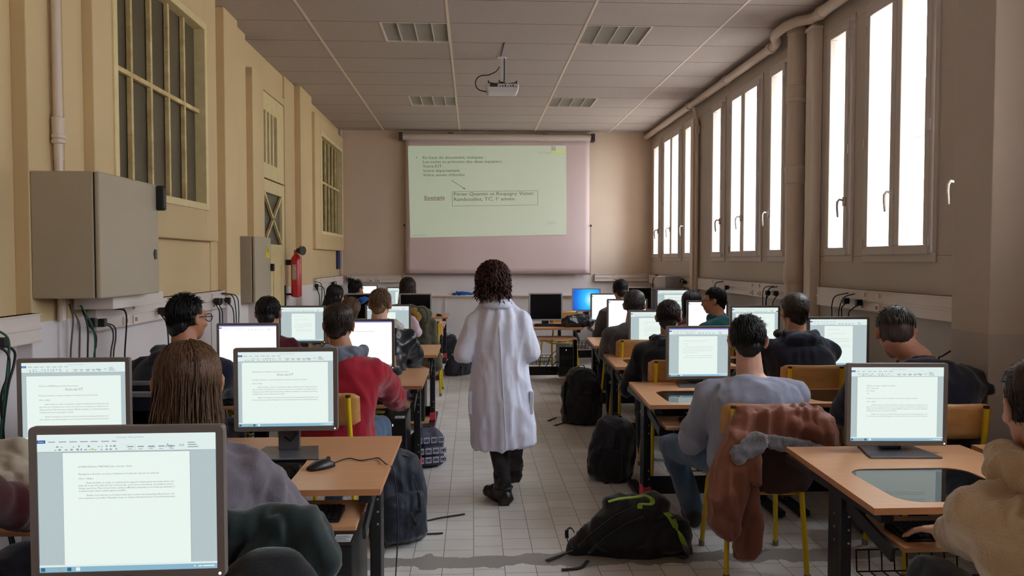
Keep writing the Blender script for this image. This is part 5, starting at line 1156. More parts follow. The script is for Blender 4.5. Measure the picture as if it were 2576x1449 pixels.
person('seated person with black hair tied in a bun near the back wall', (899, 705), 10.7, yaw=.2, hyaw=.5, pitch=.12, hair='bun', hm=H_BLK, topm=C_DKGREY, collar='crew', seed=12, hs=1.05, vox=.014, cvox=.016, **G_)
person('seated person with long brown hair and a white collar near the back wall', (1026, 699), 10.75, yaw=0, pitch=.2, hair='long', hm=H_DBR, topm=C_WHITE, collar='high', seed=13, hs=1.25, vox=.014, cvox=.016, **G_)
# at the left frame edge, only an elbow and flank in view
person('person in a maroon top cut off by the left edge of the picture', (-190, 862), 2.30, yaw=.05, pitch=.15, hair='long', hm=H_DBR, topm=C_MAROON, collar='crew', seed=14, hs=1.05, vox=.014, cvox=.014, hands=[None, (-1.50, 2.80, .60)], poles=[(-1, 0, -1), (1.6, -.5, -.7)], px_off=.0, **G_)
# right side
B0, J0 = person('seated person in a cream teddy fleece typing at the bottom right', (2612, 905), 1.95, yaw=.05, hyaw=.10, pitch=.12, hair='mop', hm=H_DBR, skin=M_SKIN3, topm=C_TEDDY, collar='teddyhood', colm=C_TEDDY, sw=.18, wide=1.15, puff=.028, px_off=.03, wrists=(tuple(at(2396, 1336, Y=2.39)), None), hdirs=((-.62, .78, -.16), None), hands=[(1.4, 2.4, .62), (1.92, 2.52, .60)], poles=[(-.25, -1, -.35), (1, 0, -1)], curl=.45, vox=.0065, cvox=.011, seed=15, hs=1.05, fold=.016, lean=.06, **G_)
person('seated broad-shouldered person in a dark navy coat at the right wall', (2248, 777), 3.86, yaw=.1, hyaw=.2, pitch=.30, hair='fade', hm=H_GRY, topm=C_NAVY, collar='high', sw=.21, wide=1.30, puff=.035, seed=16, hs=1.06, hands=[(2.1, 4.28, .61), (2.5, 4.28, .61)], poles=[(-1, 0, -1), (1.2, -.2, -1.0)], nz=.15, fold=.012, lean=.1, px_off=.10, **G_)
kn2 = at(1690, 1120, Y=4.25)
B2, J2 = person('seated person in a heather grey sweatshirt and blue jeans holding a phone', (1880, 795), 3.86, yaw=.05, hyaw=.22, pitch=.22, hair='short', hm=H_BLK, skin=M_SKIN3, topm=C_GREYSW, collar='crew', sw=.19, wide=1.12, puff=.028, legm=C_JEAN, seed=17, hs=1.04, hands=[tuple(at(1757, 1046, Y=4.18)), (1.5, 4.25, .61)],
                poles=[(-.7, -.6, -1.2), (1, 0, -1)], knees=[tuple(kn2), (1.42, 4.28, .53)], ankles=[tuple(at(1742, 1288, Y=4.12)), None], vox=.0075, cvox=.0105, fold=.011, lean=.08, nz=.19, **G_)
person('seated person in a navy hoodie with glasses and dark brown hair', (1995, 740), 5.2, yaw=.05, hyaw=-.1, pitch=.12, hair='mop', hm=H_GRY, topm=C_NAVY, collar='hood', colm=C_NAVY, specs=True, sw=.185, wide=1.12, puff=.03, seed=18, hs=1.03, hands=[(2.0, 5.8, .61), (2.3, 5.8, .61)], **G_)
person('seated person in a black hooded jacket with short brown hair', (1684, 757), 5.5, yaw=.05, hyaw=.3, pitch=.18, hair='short', hm=H_DBR, topm=C_BLACK, collar='hood', colm=C_BLACK, sw=.185, wide=1.08, puff=.03, seed=19, hs=1.02, hands=[(1.2, 5.8, .61), (1.55, 5.8, .61)], **G_)
person('seated person in a teal sweater turned sideways with glasses', (1792, 724), 6.95, yaw=-.5, hyaw=-.75, pitch=.1, hair='short', hm=H_BLK, topm=C_TEAL, collar='high', specs=True, seed=20, hs=1.0, hands=[(1.9, 7.35, .61), (2.15, 7.4, .61)], **G_)
person('seated person with a grey sleeve and brown hair behind the aisle desk', (1596, 733), 6.85, yaw=.0, hyaw=.2, pitch=.2, hair='mop', hm=H_GRY, topm=C_MIDGREY, collar='crew', sw=.185, wide=1.1, puff=.03, seed=21, hs=1.08, hands=[(1.25, 7.3, .61), (1.55, 7.3, .61)], px_off=-.02, **G_)
person('seated person with long dark hair in a plum top on the right', (1737, 733), 8.35, yaw=.05, pitch=.2, hair='bob', hm=H_BLK, topm=C_PURP, collar='crew', seed=22, hs=1.08, vox=.013, cvox=.015, **G_)
person('seated person in a grey shirt on the right, farthest of the row', (1558, 704), 8.6, yaw=-.15, pitch=.25, hyaw=.05, hair='crop', hm=H_BLK, topm=C_MIDGREY, collar='crew', sw=.18, wide=1.1, puff=.026, seed=23, hs=1.0, vox=.012, cvox=.014, **G_)
# phone in the hand
ph = at(1762, 1052, Y=4.16)
tag(ob(MB().box((-.035, -.07, -.004), (.035, .07, .004)), 'phone', M_BLK, bevel=.003), 'black phone held over the tray by the grey sweatshirt', 'phone'); bpy.data.objects['phone'].location = (ph.x, ph.y + .04, ph.z - .005); bpy.data.objects['phone'].rotation_euler = (.25, 0, .5)

# ---- the person walking away in the white coat
def walker():
    Yc = 4.78; z = Vector((0, 0, 1)); X = lambda px: (px - 1190) * Yc / 1940 + .0
    M = frame(.05, .42); C = at(1241, 706, Y=Yc) ; hs = 1.0
    N = Vector((X(1249), Yc - .055, 1.235)); f = Vector((0, 1, 0)); r = Vector((1, 0, 0))
    b = MB(); head_mb(b, C, M, hs, N + z * .02)
    col = [(.60, .155, .10), (.72, .165, .11), (.84, .14, .10), (.98, .15, .10), (1.10, .165, .10), (1.18, .14, .09), (1.235, .08, .07)]
    b.loft([[Vector((X(1258) + w * math.cos(a), Yc - .02 + d * math.sin(a), h)) for a in [2 * PI * k / 20 for k in range(20)]] for h, w, d in [(h_, w_ - .022, d_ - .012) for h_, w_, d_ in col]])
    Sh = [Vector((X(1199), Yc - .03, 1.118)), Vector((X(1308), Yc - .03, 1.128))]; El = [Vector((X(1166), Yc - .06, .925)), Vector((X(1334), Yc - .05, .93))]
    Wr = [El[0] + Vector((.05, .20, .0)), El[1] + Vector((-.06, .19, .0))]
    for i, k in enumerate((-1, 1)):
        b.cap(Sh[i], El[i], .044, .038); b.cap(El[i], Wr[i], .036, .026); b.cap(N - z * .09, Sh[i], .04, .04); hand_mb(b, Wr[i], (-k * .5, .8, 0), (0, -k * .3, 1), (-k, 0, 0), .8)
    hp_ = [Vector((X(1240), Yc, .64)), Vector((X(1290), Yc, .64))]; kn = [Vector((X(1250), Yc + .0, .38)), Vector((X(1296), Yc + .05, .38))]; an = [Vector((X(1266), Yc - .06, .075)), Vector((X(1300), Yc + .22, .13))]
    for i in (0, 1): b.cap(hp_[i], kn[i], .062, .042); b.cap(kn[i], an[i], .042, .03)
    b.cap(an[0], an[0] + Vector((-.01, .13, -.035)), .034, .028); b.cap(an[1], an[1] + Vector((0, .12, -.05)), .034, .028)
    body = tag(softob(b, 'person', M_SKIN3, None, .009, 2), 'person walking away down the aisle in a white lab coat and black boots', 'person')
    for k in (-1, 1): ob(MB().ell(C + M @ Vector((k * .029, .068, .004)), (.0115,) * 3, M, 0, 10, 8), 'eye', M_EYE, body, smooth=True)
    g = MB(); R_ = []
    for py, cx, hw, hd in ((1122, 1268, .200, .150), (1060, 1264, .198, .150), (1000, 1258, .197, .150), (960, 1258, .183, .142), (900, 1258, .168, .132), (850, 1257, .166, .128), (812, 1255, .172, .120), (785, 1252, .150, .105), (764, 1250, .105, .085), (750, 1248, .076, .07)):
        h = 1.5 - (py - 655) * Yc / 1940
        R_.append([Vector((X(cx) + hw * math.cos(a), Yc - .02 + hd * math.sin(a), h + (.018 * math.cos(a) if py > 1100 else 0))) for a in [2 * PI * k / 36 for k in range(36)]])
    g.loft(R_)
    for i, k in enumerate((-1, 1)): g.cap(Sh[i], El[i], .068, .058, 16); g.cap(El[i], Wr[i], .058, .05, 16); g.cap(N - z * .055 + r * (k * .03), Sh[i], .045, .064, 16)
    def coatfold(P, Nn):
        zz = P[:, 2]; ang = np.arctan2(P[:, 0] - X(1258), -(P[:, 1] - Yc)); low = np.clip((1.0 - zz) / .6, 0, 1)
        d = .007 * low * np.sin(ang * 7 + 1.3 * np.sin(zz * 5)) * (.5 + .5 * np.sin(ang * 2.3 + 1)) + .003 * low * np.sin(ang * 17 + zz * 3)
        up = np.clip((zz - .85) / .3, 0, 1); d += .008 * up * np.sin(ang * 11 + 2.5 * zz + np.sin(zz * 14)) * (np.abs(P[:, 0] - X(1255)) < .2)
        return d
    co = softob(g, 'lab_coat', C_COAT, body, .0105, 3, [coatfold, folds(.006, 12, (1.3, 1.3, .5), 3)])
    sm = MB(); sp = [(1251, 770), (1254, 820), (1257, 870), (1260, 920), (1263, 980), (1266, 1040), (1269, 1100), (1270, 1120)]
    sm.tube([Vector((X(px), Yc - .02 - d, 1.5 - (py - 655) * Yc / 1940)) for (px, py), d in zip(sp, (.098, .135, .139, .144, .153, .160, .160, .160))], .0035, 6); ob(sm, 'back_seam', C_COAT, co)
    cl = MB(); rings = []
    for s_ in (-1,):
        for k in range(15):
            a = -PI * .95 + PI * .9 * k / 14; rings.append([N + Vector((.080 * math.cos(a), .068 * math.sin(a), .028)), N + Vector((.098 * math.cos(a), .088 * math.sin(a), -.022)), N + Vector((.090 * math.cos(a), .080 * math.sin(a), -.026)), N + Vector((.074 * math.cos(a), .062 * math.sin(a), .026))])
    cl.loft(rings); ob(cl, 'collar', C_COAT, co, smooth=True, bevel=0)
    for i, (x0, dz) in enumerate(((X(1183), .0), (X(1335), .0))):
        pk = MB(); pk.box((x0 - .012, Yc - .10, .56), (x0 + .012, Yc + .02, .70)); ob(pk, 'pocket', C_COAT, co, bevel=.006)
    lg = MB()
    for i in (0, 1): lg.cap(hp_[i], kn[i], .09, .066); lg.cap(kn[i], an[i] + z * .05, .064, .046)
    softob(lg, 'tights', C_TIGHT, body, .011, 3)
    for i in (0, 1):
        a = an[i]; s_ = MB(); up = (kn[i] - a).normalized(); s_.cap(a, a + up * .10, .050, .052); fd = Vector((-.60 if i == 0 else .02, .82, 0)).normalized(); fl = .0 if i == 0 else -.25
        toe = a + fd * .15 + z * (-.035 - (.03 if i else 0)); s_.cap(a - fd * .025 - z * .03, toe, .046, .038); s_.cap(a + z * .01 + fd * .03, toe, .042, .03); s_.box((a.x - .03, a.y - .06, a.z - .075), (a.x + .03, a.y - .0, a.z - .03))
        bo = softob(s_, 'boot', C_BOOT, body, .009, 2, folds(.004, 20, (1, 1, 1), i))
        st_ = MB().tube([a + z * .02 + Vector((.053 * math.cos(t), .056 * math.sin(t), .006 * math.cos(t))) for t in [2 * PI * k / 16 for k in range(17)]], .006, 6, cap=False); ob(st_, 'boot_strap', C_BOOT, bo, smooth=True)
    hair_obj(body, C, M, hs * .98, 'curly', H_AUB, 31, .009)
walker()

# ================================================================== CHAIRS, BAGS, COATS, CABLES
CHL = ['chair of the grey turtleneck sitter on the left, coat over it', 'chair of the sitter in navy with spiky hair', 'chair with its yellow tube showing behind the red jacket', 'chair of the sitter in the maroon sweater', 'chair with a wooden back behind the leather jacket',
       'chair of the ponytailed sitter beside the far left wall', 'chair of the leaning sitter in mauve', 'chair of the sitter with the hair bun', 'chair of the long-haired sitter with a white collar', 'chair of the sitter cut off by the left edge', 'chair of the teddy fleece sitter at the bottom right',
       'chair behind the broad navy coat at the right wall', 'chair of the grey sweatshirt with a brown coat hanging on it', 'chair of the navy hoodie sitter with glasses', 'chair behind the black hooded jacket', 'chair of the sitter in the teal sweater', 'chair of the sitter with the grey sleeve behind the aisle desk', 'chair of the sitter in the plum top', 'chair of the farthest grey-shirted sitter on the right']
ch0 = make_chair(CHL[0])
for i, (P0, yw, lb) in enumerate(SEATED):
    f = Vector((math.sin(yw), math.cos(yw), 0)); o = ch0 if i == 0 else dup(ch0, (0, 0, 0), 0, CHL[i]); o.location = (P0.x + f.x * .03, P0.y + f.y * .03, 0); o.rotation_euler = (0, 0, -yw)
dup(ch0, (1.15, 10.35, 0), .3, 'empty chair behind the lone desk, below the blue desktop monitor'); dup(ch0, (-.55, 8.75, 0), 0.0, 'chair on the far left hung with a khaki coat and mustard bag')

def blob(name, label, cat, mats, build, vox=.011, fold=.012, fs=9, st=(1, 1, .8), seed=1, group=None, fine=0):
    m = MB(); build(m); return tag(softob(m, name, mats, None, vox, 3, folds(fold, fs, st, seed, fine)), label, cat, group)
def pA(px, py, Y): return at(px, py, Y=Y)
M_BROWN = mat('russet_coat_cloth', (150, 88, 64), 0.6, col2=(118, 68, 52), nscale=6, bump=.3, bscale=40, contrast=.6, sheen=.2); M_GFL = mat('grey_fleece_lining', (142, 138, 146), .95, col2=(116, 112, 122), nscale=30, bump=1.0, bscale=160, sheen=.6, bdist=.006)
M_DGREEN = cloth('dark_green_coat_cloth', (34, 48, 48), (26, 38, 38), .3, 200, .7); M_KHAKI = cloth('khaki_cloth', (84, 80, 62), (70, 66, 50)); M_MUST = cloth('mustard_cloth', (170, 132, 60), (146, 110, 48), .3); M_BEIGE = cloth('beige_cloth', (196, 180, 160), (160, 146, 130), .5)
# russet coat over the grey sweatshirt's chair
def coat(m):
    Y = 3.47
    slab(m, [(1836, 1085), (1850, 1050), (1885, 1032), (1960, 1026), (2035, 1026), (2085, 1050), (2106, 1085), (2110, 1118), (2075, 1128), (2040, 1120), (1990, 1112), (1935, 1098), (1890, 1120), (1850, 1150)], Y, .075)
    m.cap(pA(1870, 1040, Y + .02), pA(2050, 1036, Y + .02), .03, .03); m.cap(pA(2060, 1060, Y - .01), pA(2090, 1105, Y - .02), .05, .035); m.cap(pA(1990, 1060, Y - .02), pA(2060, 1085, Y - .03), .035, .03)
    slab(m, [(1838, 1080), (1890, 1095), (1905, 1150), (1908, 1220), (1880, 1200), (1870, 1260), (1856, 1330), (1842, 1355), (1815, 1345), (1792, 1325), (1786, 1280), (1795, 1190), (1815, 1120)], Y - .02, .07)
    slab(m, [(1850, 1200), (1885, 1170), (1902, 1250), (1910, 1320), (1906, 1380), (1890, 1402), (1858, 1404), (1846, 1380), (1848, 1290)], Y + .03, .07)
ct = blob('coat', 'russet brown coat hung over the grey sweatshirt chair, trailing almost to the floor', 'coat', M_BROWN, coat, .0085, .013, 11, (1.2, 1, .45), 4)
m = slab(MB(), [(1885, 1110), (2070, 1118), (2050, 1190), (2020, 1232), (1930, 1240), (1895, 1210)], 3.53, .05); softob(m, 'coat_inside', mat('dark_brown_lining', (70, 50, 46), .8), ct, .010, 3, folds(.01, 9, (1, 1, .6), 2))
def lining(m):
    Y = 3.41
    slab(m, [(1836, 1128), (1868, 1104), (1900, 1086), (1922, 1094), (1926, 1118), (1912, 1138), (1880, 1152), (1848, 1174), (1838, 1150)], Y, .05)
    slab(m, [(1915, 1092), (1960, 1098), (2030, 1108), (2075, 1122), (2040, 1132), (1980, 1136), (1935, 1126)], Y + .02, .04)
m = MB(); lining(m); softob(m, 'fleece_lining', M_GFL, ct, .0075, 3, folds(.005, 22, (1, 1, 1), 8, .002, 140))
m = MB(); a = pA(1936, 1068, 3.452); m.box((a.x - .028, a.y - .002, a.z - .028), (a.x + .028, a.y + .006, a.z + .03)); m.box((a.x - .006, a.y - .002, a.z + .03), (a.x + .006, a.y + .004, a.z + .06)); m.box((a.x - .008, a.y - .004, a.z - .004), (a.x + .002, a.y - .002, a.z + .012), 1); m.box((a.x + .002, a.y - .004, a.z - .008), (a.x + .006, a.y - .002, a.z + .012), 1)
ob(m, 'brand_tag', [mat('navy_tag', (28, 30, 46), .7), mat('tag_thread', (190, 190, 196), .7)], ct)
# dark green coat on the nearest left chair
def gcoat(m):
    Y = 2.10
    slab(m, [(540, 1360), (570, 1325), (610, 1308), (690, 1300), (770, 1306), (812, 1330), (832, 1372), (848, 1400), (838, 1440), (800, 1500), (760, 1600), (560, 1600)], Y, .11)
    m.cap(pA(600, 1330, Y - .02), pA(770, 1325, Y - .02), .045, .04); m.cap(pA(690, 1330, Y - .05), pA(640, 1440, Y - .06), .03, .05); m.cap(pA(780, 1330, Y - .03), pA(760, 1430, Y - .05), .03, .04)
blob('coat', 'dark green coat draped over the chair at the bottom beside the foremost monitor', 'coat', M_DGREEN, gcoat, .009, .018, 9, (1.2, 1, .6), 3)
blob('bag', 'black rounded bag top in front of the dark green coat at the bottom', 'bag', C_BLACK, lambda m: [m.cap(pA(600, 1470, 1.86), pA(650, 1432, 1.86), .045, .05), m.cap(pA(650, 1432, 1.86), pA(715, 1432, 1.86), .05, .045), m.cap(pA(715, 1435, 1.86), pA(750, 1480, 1.86), .045, .05), m.cap(pA(670, 1480, 1.86), pA(690, 1560, 1.86), .09, .1)], .011, .006, 9, (1, 1, 1), 6)
blob('scarf', 'beige scarf bundled on the wall-side desk at the left edge behind the foremost monitor', 'scarf', M_BEIGE, lambda m: [m.cap(Vector((-1.86, 2.88, DH + .05)), Vector((-1.70, 2.86, DH + .06)), .05, .07), m.cap(Vector((-1.70, 2.84, DH + .06)), Vector((-1.62, 2.84, DH + .045)), .06, .04), m.cap(Vector((-1.76, 2.9, DH + .10)), Vector((-1.68, 2.9, DH + .11)), .05, .045), m.cap(Vector((-1.72, 2.80, DH + .05)), Vector((-1.66, 2.78, DH + .04)), .04, .035)], .009, .016, 11, (1, 1, 1), 5)
# far left clothing
def khaki(m):
    Y = 8.5
    for a, b, r0, r1 in (((1030, 775), (1075, 790), .05, .05), ((1060, 790), (1070, 900), .09, .10), ((1085, 815), (1098, 920), .05, .06), ((1035, 790), (1040, 900), .09, .1)): m.cap(pA(*a, Y), pA(*b, Y), r0, r1)
blob('coat', 'khaki coat on a chair by the aisle below the far switched-off monitor', 'coat', M_KHAKI, khaki, .014, .014, 7, (1, 1, 1), 7)
yb = blob('bag', 'mustard yellow shoulder bag hanging over the khaki coat', 'bag', M_MUST, lambda m: m.cap(pA(1042, 783, 8.36), pA(1046, 797, 8.36), .045, .06), .010, .006, 12, (1, 1, 1), 2)
ob(MB().tube(spline([pA(*p, 8.34) for p in ((1048, 790), (1056, 774), (1066, 774), (1074, 786), (1076, 806), (1070, 815))]), .010, 6), 'strap', M_KHAKI, yb, smooth=True)
blob('fleece', 'pale pink fleece sleeve hanging in front of the khaki coat', 'clothing', C_PINKF, lambda m: [m.cap(pA(1038, 808, 8.3), pA(1050, 836, 8.3), .05, .05), m.cap(pA(1030, 805, 8.3), pA(1032, 840, 8.3), .05, .04)], .011, .006, 14, (1, 1, 1), 9)
blob('blue_cloth', 'bright blue cloth bundle beside the switched-off far left monitor', 'cloth', cloth('royal_blue_cloth', (30, 100, 190), (20, 78, 160), .2), lambda m: [m.cap(pA(893, 762, 9.3), pA(912, 756, 9.3), .025, .035), m.cap(pA(908, 756, 9.3), pA(922, 751, 9.3), .03, .022)], .010, .008, 20, (1, 1, 1), 3).location = (0, 0, 0)
blob('blue_cloth', 'crumpled blue cloth lying on the whiteboard ledge', 'cloth', MATS['royal_blue_cloth'], lambda m: [m.cap(pA(1141, 740, 12.33), pA(1160, 738, 12.33), .02, .03), m.cap(pA(1160, 738, 12.33), pA(1188, 740, 12.33), .028, .018), m.cap(pA(1150, 736, 12.33), pA(1152, 741, 12.33), .02, .02)], .008, .008, 22, (1, 1, 1), 4)
blob('cap', 'soft black cap lying on the left desk beside the red jacket', 'cap', C_BLACK, lambda m: [m.ell(Vector(at(990, 948, Z=DH)) + Vector((0, .02, .03)), (.06, .06, .035)), m.ell(Vector(at(985, 952, Z=DH)) + Vector((-.04, 0, .03)), (.05, .06, .038)), m.ell(Vector(at(972, 950, Z=DH)) + Vector((-.02, -.01, .03)), (.05, .05, .045))], .009, .004, 14, (1, 1, 1), 2)
lb_ = blob('handbag', 'black leather bag lying on the lone desk', 'bag', C_LEATH, lambda m: [m.cap(Vector((1.16, 9.42, DH + .07)), Vector((1.42, 9.46, DH + .075)), .065, .06), m.cap(Vector((1.14, 9.40, DH + .05)), Vector((1.44, 9.44, DH + .05)), .05, .05), m.cap(Vector((1.2, 9.42, DH + .11)), Vector((1.35, 9.44, DH + .11)), .04, .04)], .010, .012, 12, (1, 1, 1), 5)

# backpacks
M_NYL = cloth('black_nylon', (24, 24, 28), (34, 34, 40), .25, 260, .55); M_NYN = cloth('navy_nylon', (28, 32, 46), (38, 42, 58), .25, 260, .55); M_GRN = cloth('lime_webbing', (150, 190, 50), (128, 168, 40), .3, 260); M_GNY = cloth('grey_nylon', (84, 86, 96), (70, 72, 82), .3, 240); M_WEB = cloth('black_webbing', (16, 16, 18), (22, 22, 24), .2, 300)
def strap(parent, pts, w=.028, m=None, name='strap', th=.004):
    b = MB(); P = spline(pts, 4)
    for p, q in zip(P, P[1:]): b.bar(p, q + (q - p).normalized() * .003, w, th)
    return ob(b, name, m or M_WEB, parent)
def backpack(label, loc, w, d, h, yaw=0, lean=0.0, m=None, pocket=True, seed=1, roll=0.0, pm=None):
    b = MB(); F = Matrix.Translation(Vector(loc)) @ Matrix.Rotation(yaw, 4, 'Z') @ Matrix.Rotation(lean, 4, 'X') @ Matrix.Rotation(roll, 4, 'Y')
    T = lambda x, y, z: F @ Vector((x, y, z)); rings = []
    for z, kw, kd in ((.0, .80, .75), (.03, .95, .95), (.2, 1.0, 1.05), (.5, 1.0, 1.0), (.75, .92, .85), (.90, .75, .65), (.98, .5, .4), (1.0, .3, .2)):
        rings.append([T(w / 2 * kw * math.copysign(abs(math.cos(a)) ** .6, math.cos(a)), d / 2 * kd * math.copysign(abs(math.sin(a)) ** .7, math.sin(a)), z * h) for a in [2 * PI * k / 28 for k in range(28)]])
    b.loft(rings); o = tag(softob(b, 'backpack', m or M_NYL, None, .010, 2, folds(.011, 10, (1, 1, .8), seed)), label, 'backpack', 'backpacks on the floor')
    if pocket:
        b = MB(); rings = [[T(w / 2 * kw * math.cos(a), -d / 2 * .75 + (-.07 if math.sin(a) < 0 else .02) * kd * abs(math.sin(a)) ** .6, z * h) for a in [2 * PI * k / 24 for k in range(24)]] for z, kw, kd in ((.04, .7, .6), (.08, .8, 1), (.4, .8, 1), (.52, .7, .7), (.55, .4, .3))]
        b.loft(rings); softob(b, 'front_pocket', pm or m or M_NYL, o, .009, 2, folds(.007, 14, (1, 1, 1), seed + 1))
    b = MB().tube([T(w / 2 * .93 * math.cos(a) * .9, -d * .28 * 1, h * (.55 + .40 * math.sin(a))) for a in [PI * k / 12 for k in range(13)]], .004, 5); ob(b, 'zip', mat('zip_grey', (70, 70, 76), .4), o)
    strap(o, [T(-.03, 0, h * .98), T(-.02, 0, h * 1.06), T(.02, 0, h * 1.06), T(.03, 0, h * .98)], .02, name='carry_handle')
    return o, T
o, T = backpack('navy backpack beside the nearest left desk with straps trailing on the floor', (-.40, 4.10, .01), .30, .20, .48, yaw=.5, lean=-.08, m=M_NYN, seed=2)
strap(o, [at(1040, 1200, Y=4.0), at(1052, 1240, Y=4.0), at(1056, 1285, Y=4.0), at(1062, 1310, Z=.02), at(1110, 1302, Z=.006), at(1168, 1293, Z=.006)], .016)
strap(o, [at(1035, 1290, Y=3.95), at(1045, 1320, Y=3.95), at(1030, 1347, Z=.03), at(1060, 1344, Z=.006), at(1113, 1341, Z=.006)], .016)
strap(o, [at(1048, 1290, Y=4.0), at(1054, 1310, Z=.06), at(1046, 1330, Z=.01)], .022)
o, T = backpack('small backpack printed with white cassettes beside the second left desk', (-.345, 5.66, .005), .24, .17, .26, yaw=.3, m=mat('print_base', (66, 66, 84), .6), seed=3, pocket=True)
pr = MB(); rr = random.Random(4)
for i in range(4):
    for j in range(3):
        x = -.10 + .055 * i; z = .04 + .065 * j; 
        for a, b2, mi in (((x, z), (x + .045, z + .045), 0), ((x + .006, z + .012), (x + .039, z + .032), 1), ((x + .012, z + .017), (x + .018, z + .026), 0), ((x + .027, z + .017), (x + .033, z + .026), 0)):
            pr.add([T(a[0], -.155 if j < 2 else -.10, a[1]), T(b2[0], -.155 if j < 2 else -.10, a[1]), T(b2[0], -.155 if j < 2 else -.10, b2[1]), T(a[0], -.155 if j < 2 else -.10, b2[1])], [(0, 1, 2, 3)], mi)
            pr.v[-4:] = [(p[0], p[1] - .0008 * (1 + (a[0] != x) + (b2[0] - a[0] < .01)), p[2]) for p in pr.v[-4:]]
ob(pr, 'cassette_print', [mat('print_white', (188, 188, 206), .6), mat('print_dark', (48, 48, 62), .6)], o)
o, T = backpack('slate grey backpack lying by the aisle near the far left desks', (-.22, 10.15, .0), .34, .2, .33, yaw=.5, lean=.5, m=M_GNY, seed=4, pocket=False)
strap(o, [T(-.1, -.10, .3), T(-.05, -.14, .2), T(-.08, -.12, .05)], .02); strap(o, [T(.1, -.10, .25), T(.15, -.12, .2), T(.14, -.10, .08)], .02)
backpack('black bag standing against the back wall left of the aisle', (-.38, 11.85, .0), .30, .2, .36, yaw=.1, m=M_NYL, seed=5, pocket=False)
o, T = backpack('tall black backpack on the right with straps trailing into the aisle, farther one', (1.00, 7.05, .0), .36, .26, .50, yaw=-.4, m=M_NYL, seed=6)
strap(o, [at(1424, 960, Y=6.95), at(1420, 1010, Y=6.95), at(1422, 1046, Y=6.95), at(1400, 1050, Z=.01), at(1380, 1058, Z=.006)], .022); strap(o, [at(1445, 1045, Z=.03), at(1420, 1062, Z=.006), at(1395, 1070, Z=.006)], .018)
o, T = backpack('black backpack leaning by the aisle desk leg on the right', (.93, 5.24, .0), .30, .24, .42, yaw=-.5, lean=-.05, m=M_NYL, seed=7, roll=.12, pm=C_DKGREY)
strap(o, [at(1540, 1195, Y=5.1), at(1530, 1208, Z=.01), at(1524, 1216, Z=.006)], .02)
# big slouched rucksack with lime straps
def ruck(m):
    Y = 3.86
    for a, b, r0, r1 in (((1450, 1385), (1560, 1290), .05, .085), ((1560, 1290), (1640, 1280), .085, .09), ((1500, 1400), (1620, 1370), .07, .12), ((1600, 1340), (1680, 1340), .13, .12), ((1680, 1330), (1700, 1390), .09, .08), ((1620, 1400), (1680, 1405), .1, .08), ((1520, 1350), (1620, 1310), .09, .1), ((1470, 1400), (1540, 1410), .05, .07), ((1530, 1262), (1560, 1270), .04, .05)): m.cap(pA(*a, Y + .03), pA(*b, Y + .03), r0 * .92, r1 * .92)
rk = blob('rucksack', 'big slouched black rucksack with lime green straps on the floor in front', 'backpack', M_NYL, ruck, .011, .014, 8, (1, 1, 1), 12, 'backpacks on the floor')
strap(rk, [at(1530, 1262, Y=3.70), at(1560, 1254, Y=3.70), at(1600, 1250, Y=3.74), at(1622, 1246, Y=3.76), at(1640, 1256, Y=3.74), at(1638, 1268, Y=3.72), at(1612, 1268, Y=3.71), at(1610, 1278, Y=3.70)], .024, M_GRN, 'lime_strap')
strap(rk, [at(1676, 1290, Y=3.78), at(1690, 1305, Y=3.73), at(1700, 1325, Y=3.70), at(1712, 1345, Y=3.70), at(1722, 1370, Y=3.72)], .034, M_GRN, 'lime_strap'); strap(rk, [at(1722, 1370, Y=3.72), at(1730, 1395, Z=.008), at(1712, 1402, Z=.006)], .03, M_GNY)
strap(rk, [at(1688, 1303, Y=3.715), at(1697, 1300, Y=3.715)], .016, M_WEB, 'buckle', .01)
strap(rk, [at(1440, 1380, Y=3.80), at(1428, 1360, Y=3.80), at(1426, 1335, Y=3.80), at(1436, 1328, Y=3.80), at(1444, 1338, Y=3.80)], .018); strap(rk, [at(1440, 1385, Z=.04), at(1410, 1398, Z=.01), at(1376, 1410, Z=.008)], .022); strap(rk, [at(1480, 1410, Z=.03), at(1460, 1428, Z=.008), at(1415, 1433, Z=.006)], .02)
ob(MB().tube([at(x, y, Y=Yv) for x, y, Yv in ((1455, 1375, 3.80), (1500, 1335, 3.775), (1550, 1298, 3.76), (1600, 1275, 3.765))], .007, 6).tube([at(x, y, Y=Yv) for x, y, Yv in ((1480, 1392, 3.78), (1530, 1350, 3.75), (1580, 1318, 3.735), (1620, 1300, 3.74))], .007, 6), 'piping', M_WEB, rk, smooth=True)

# dark open box with papers on the nearest wall desk
t = thing('storage_box', 'dark open-topped box holding papers behind the long-haired sitter', 'box', (-1.45, 3.45, DH), None)
b = MB(); x0, x1, y0, y1, zt_ = -1.62, -1.22, 3.30, 3.62, .945
b.box((x0, y0, DH), (x1, y0 + .012, zt_)); b.box((x0, y1 - .012, DH), (x1, y1, zt_)); b.box((x0, y0, DH), (x0 + .012, y1, zt_)); b.box((x1 - .012, y0, DH), (x1, y1, zt_)); b.box((x0, y0, DH), (x1, y1, DH + .19)); ob(b, 'shell', mat('dark_navy_plastic', (26, 28, 40), .4), t, bevel=.003)
b = MB()
for a, c_ in (((x0 - .006, y0 - .008, zt_ - .02), (x1 + .006, y0 + .03, zt_)), ((x0 - .006, y1 - .015, zt_ - .02), (x1 + .006, y1 + .006, zt_)), ((x0 - .006, y0, zt_ - .02), (x0 + .02, y1, zt_)), ((x1 - .02, y0, zt_ - .02), (x1 + .006, y1, zt_))): b.box(a, c_)
ob(b, 'rim', mat('grey_rim', (122, 116, 124), .4), t, bevel=.003)
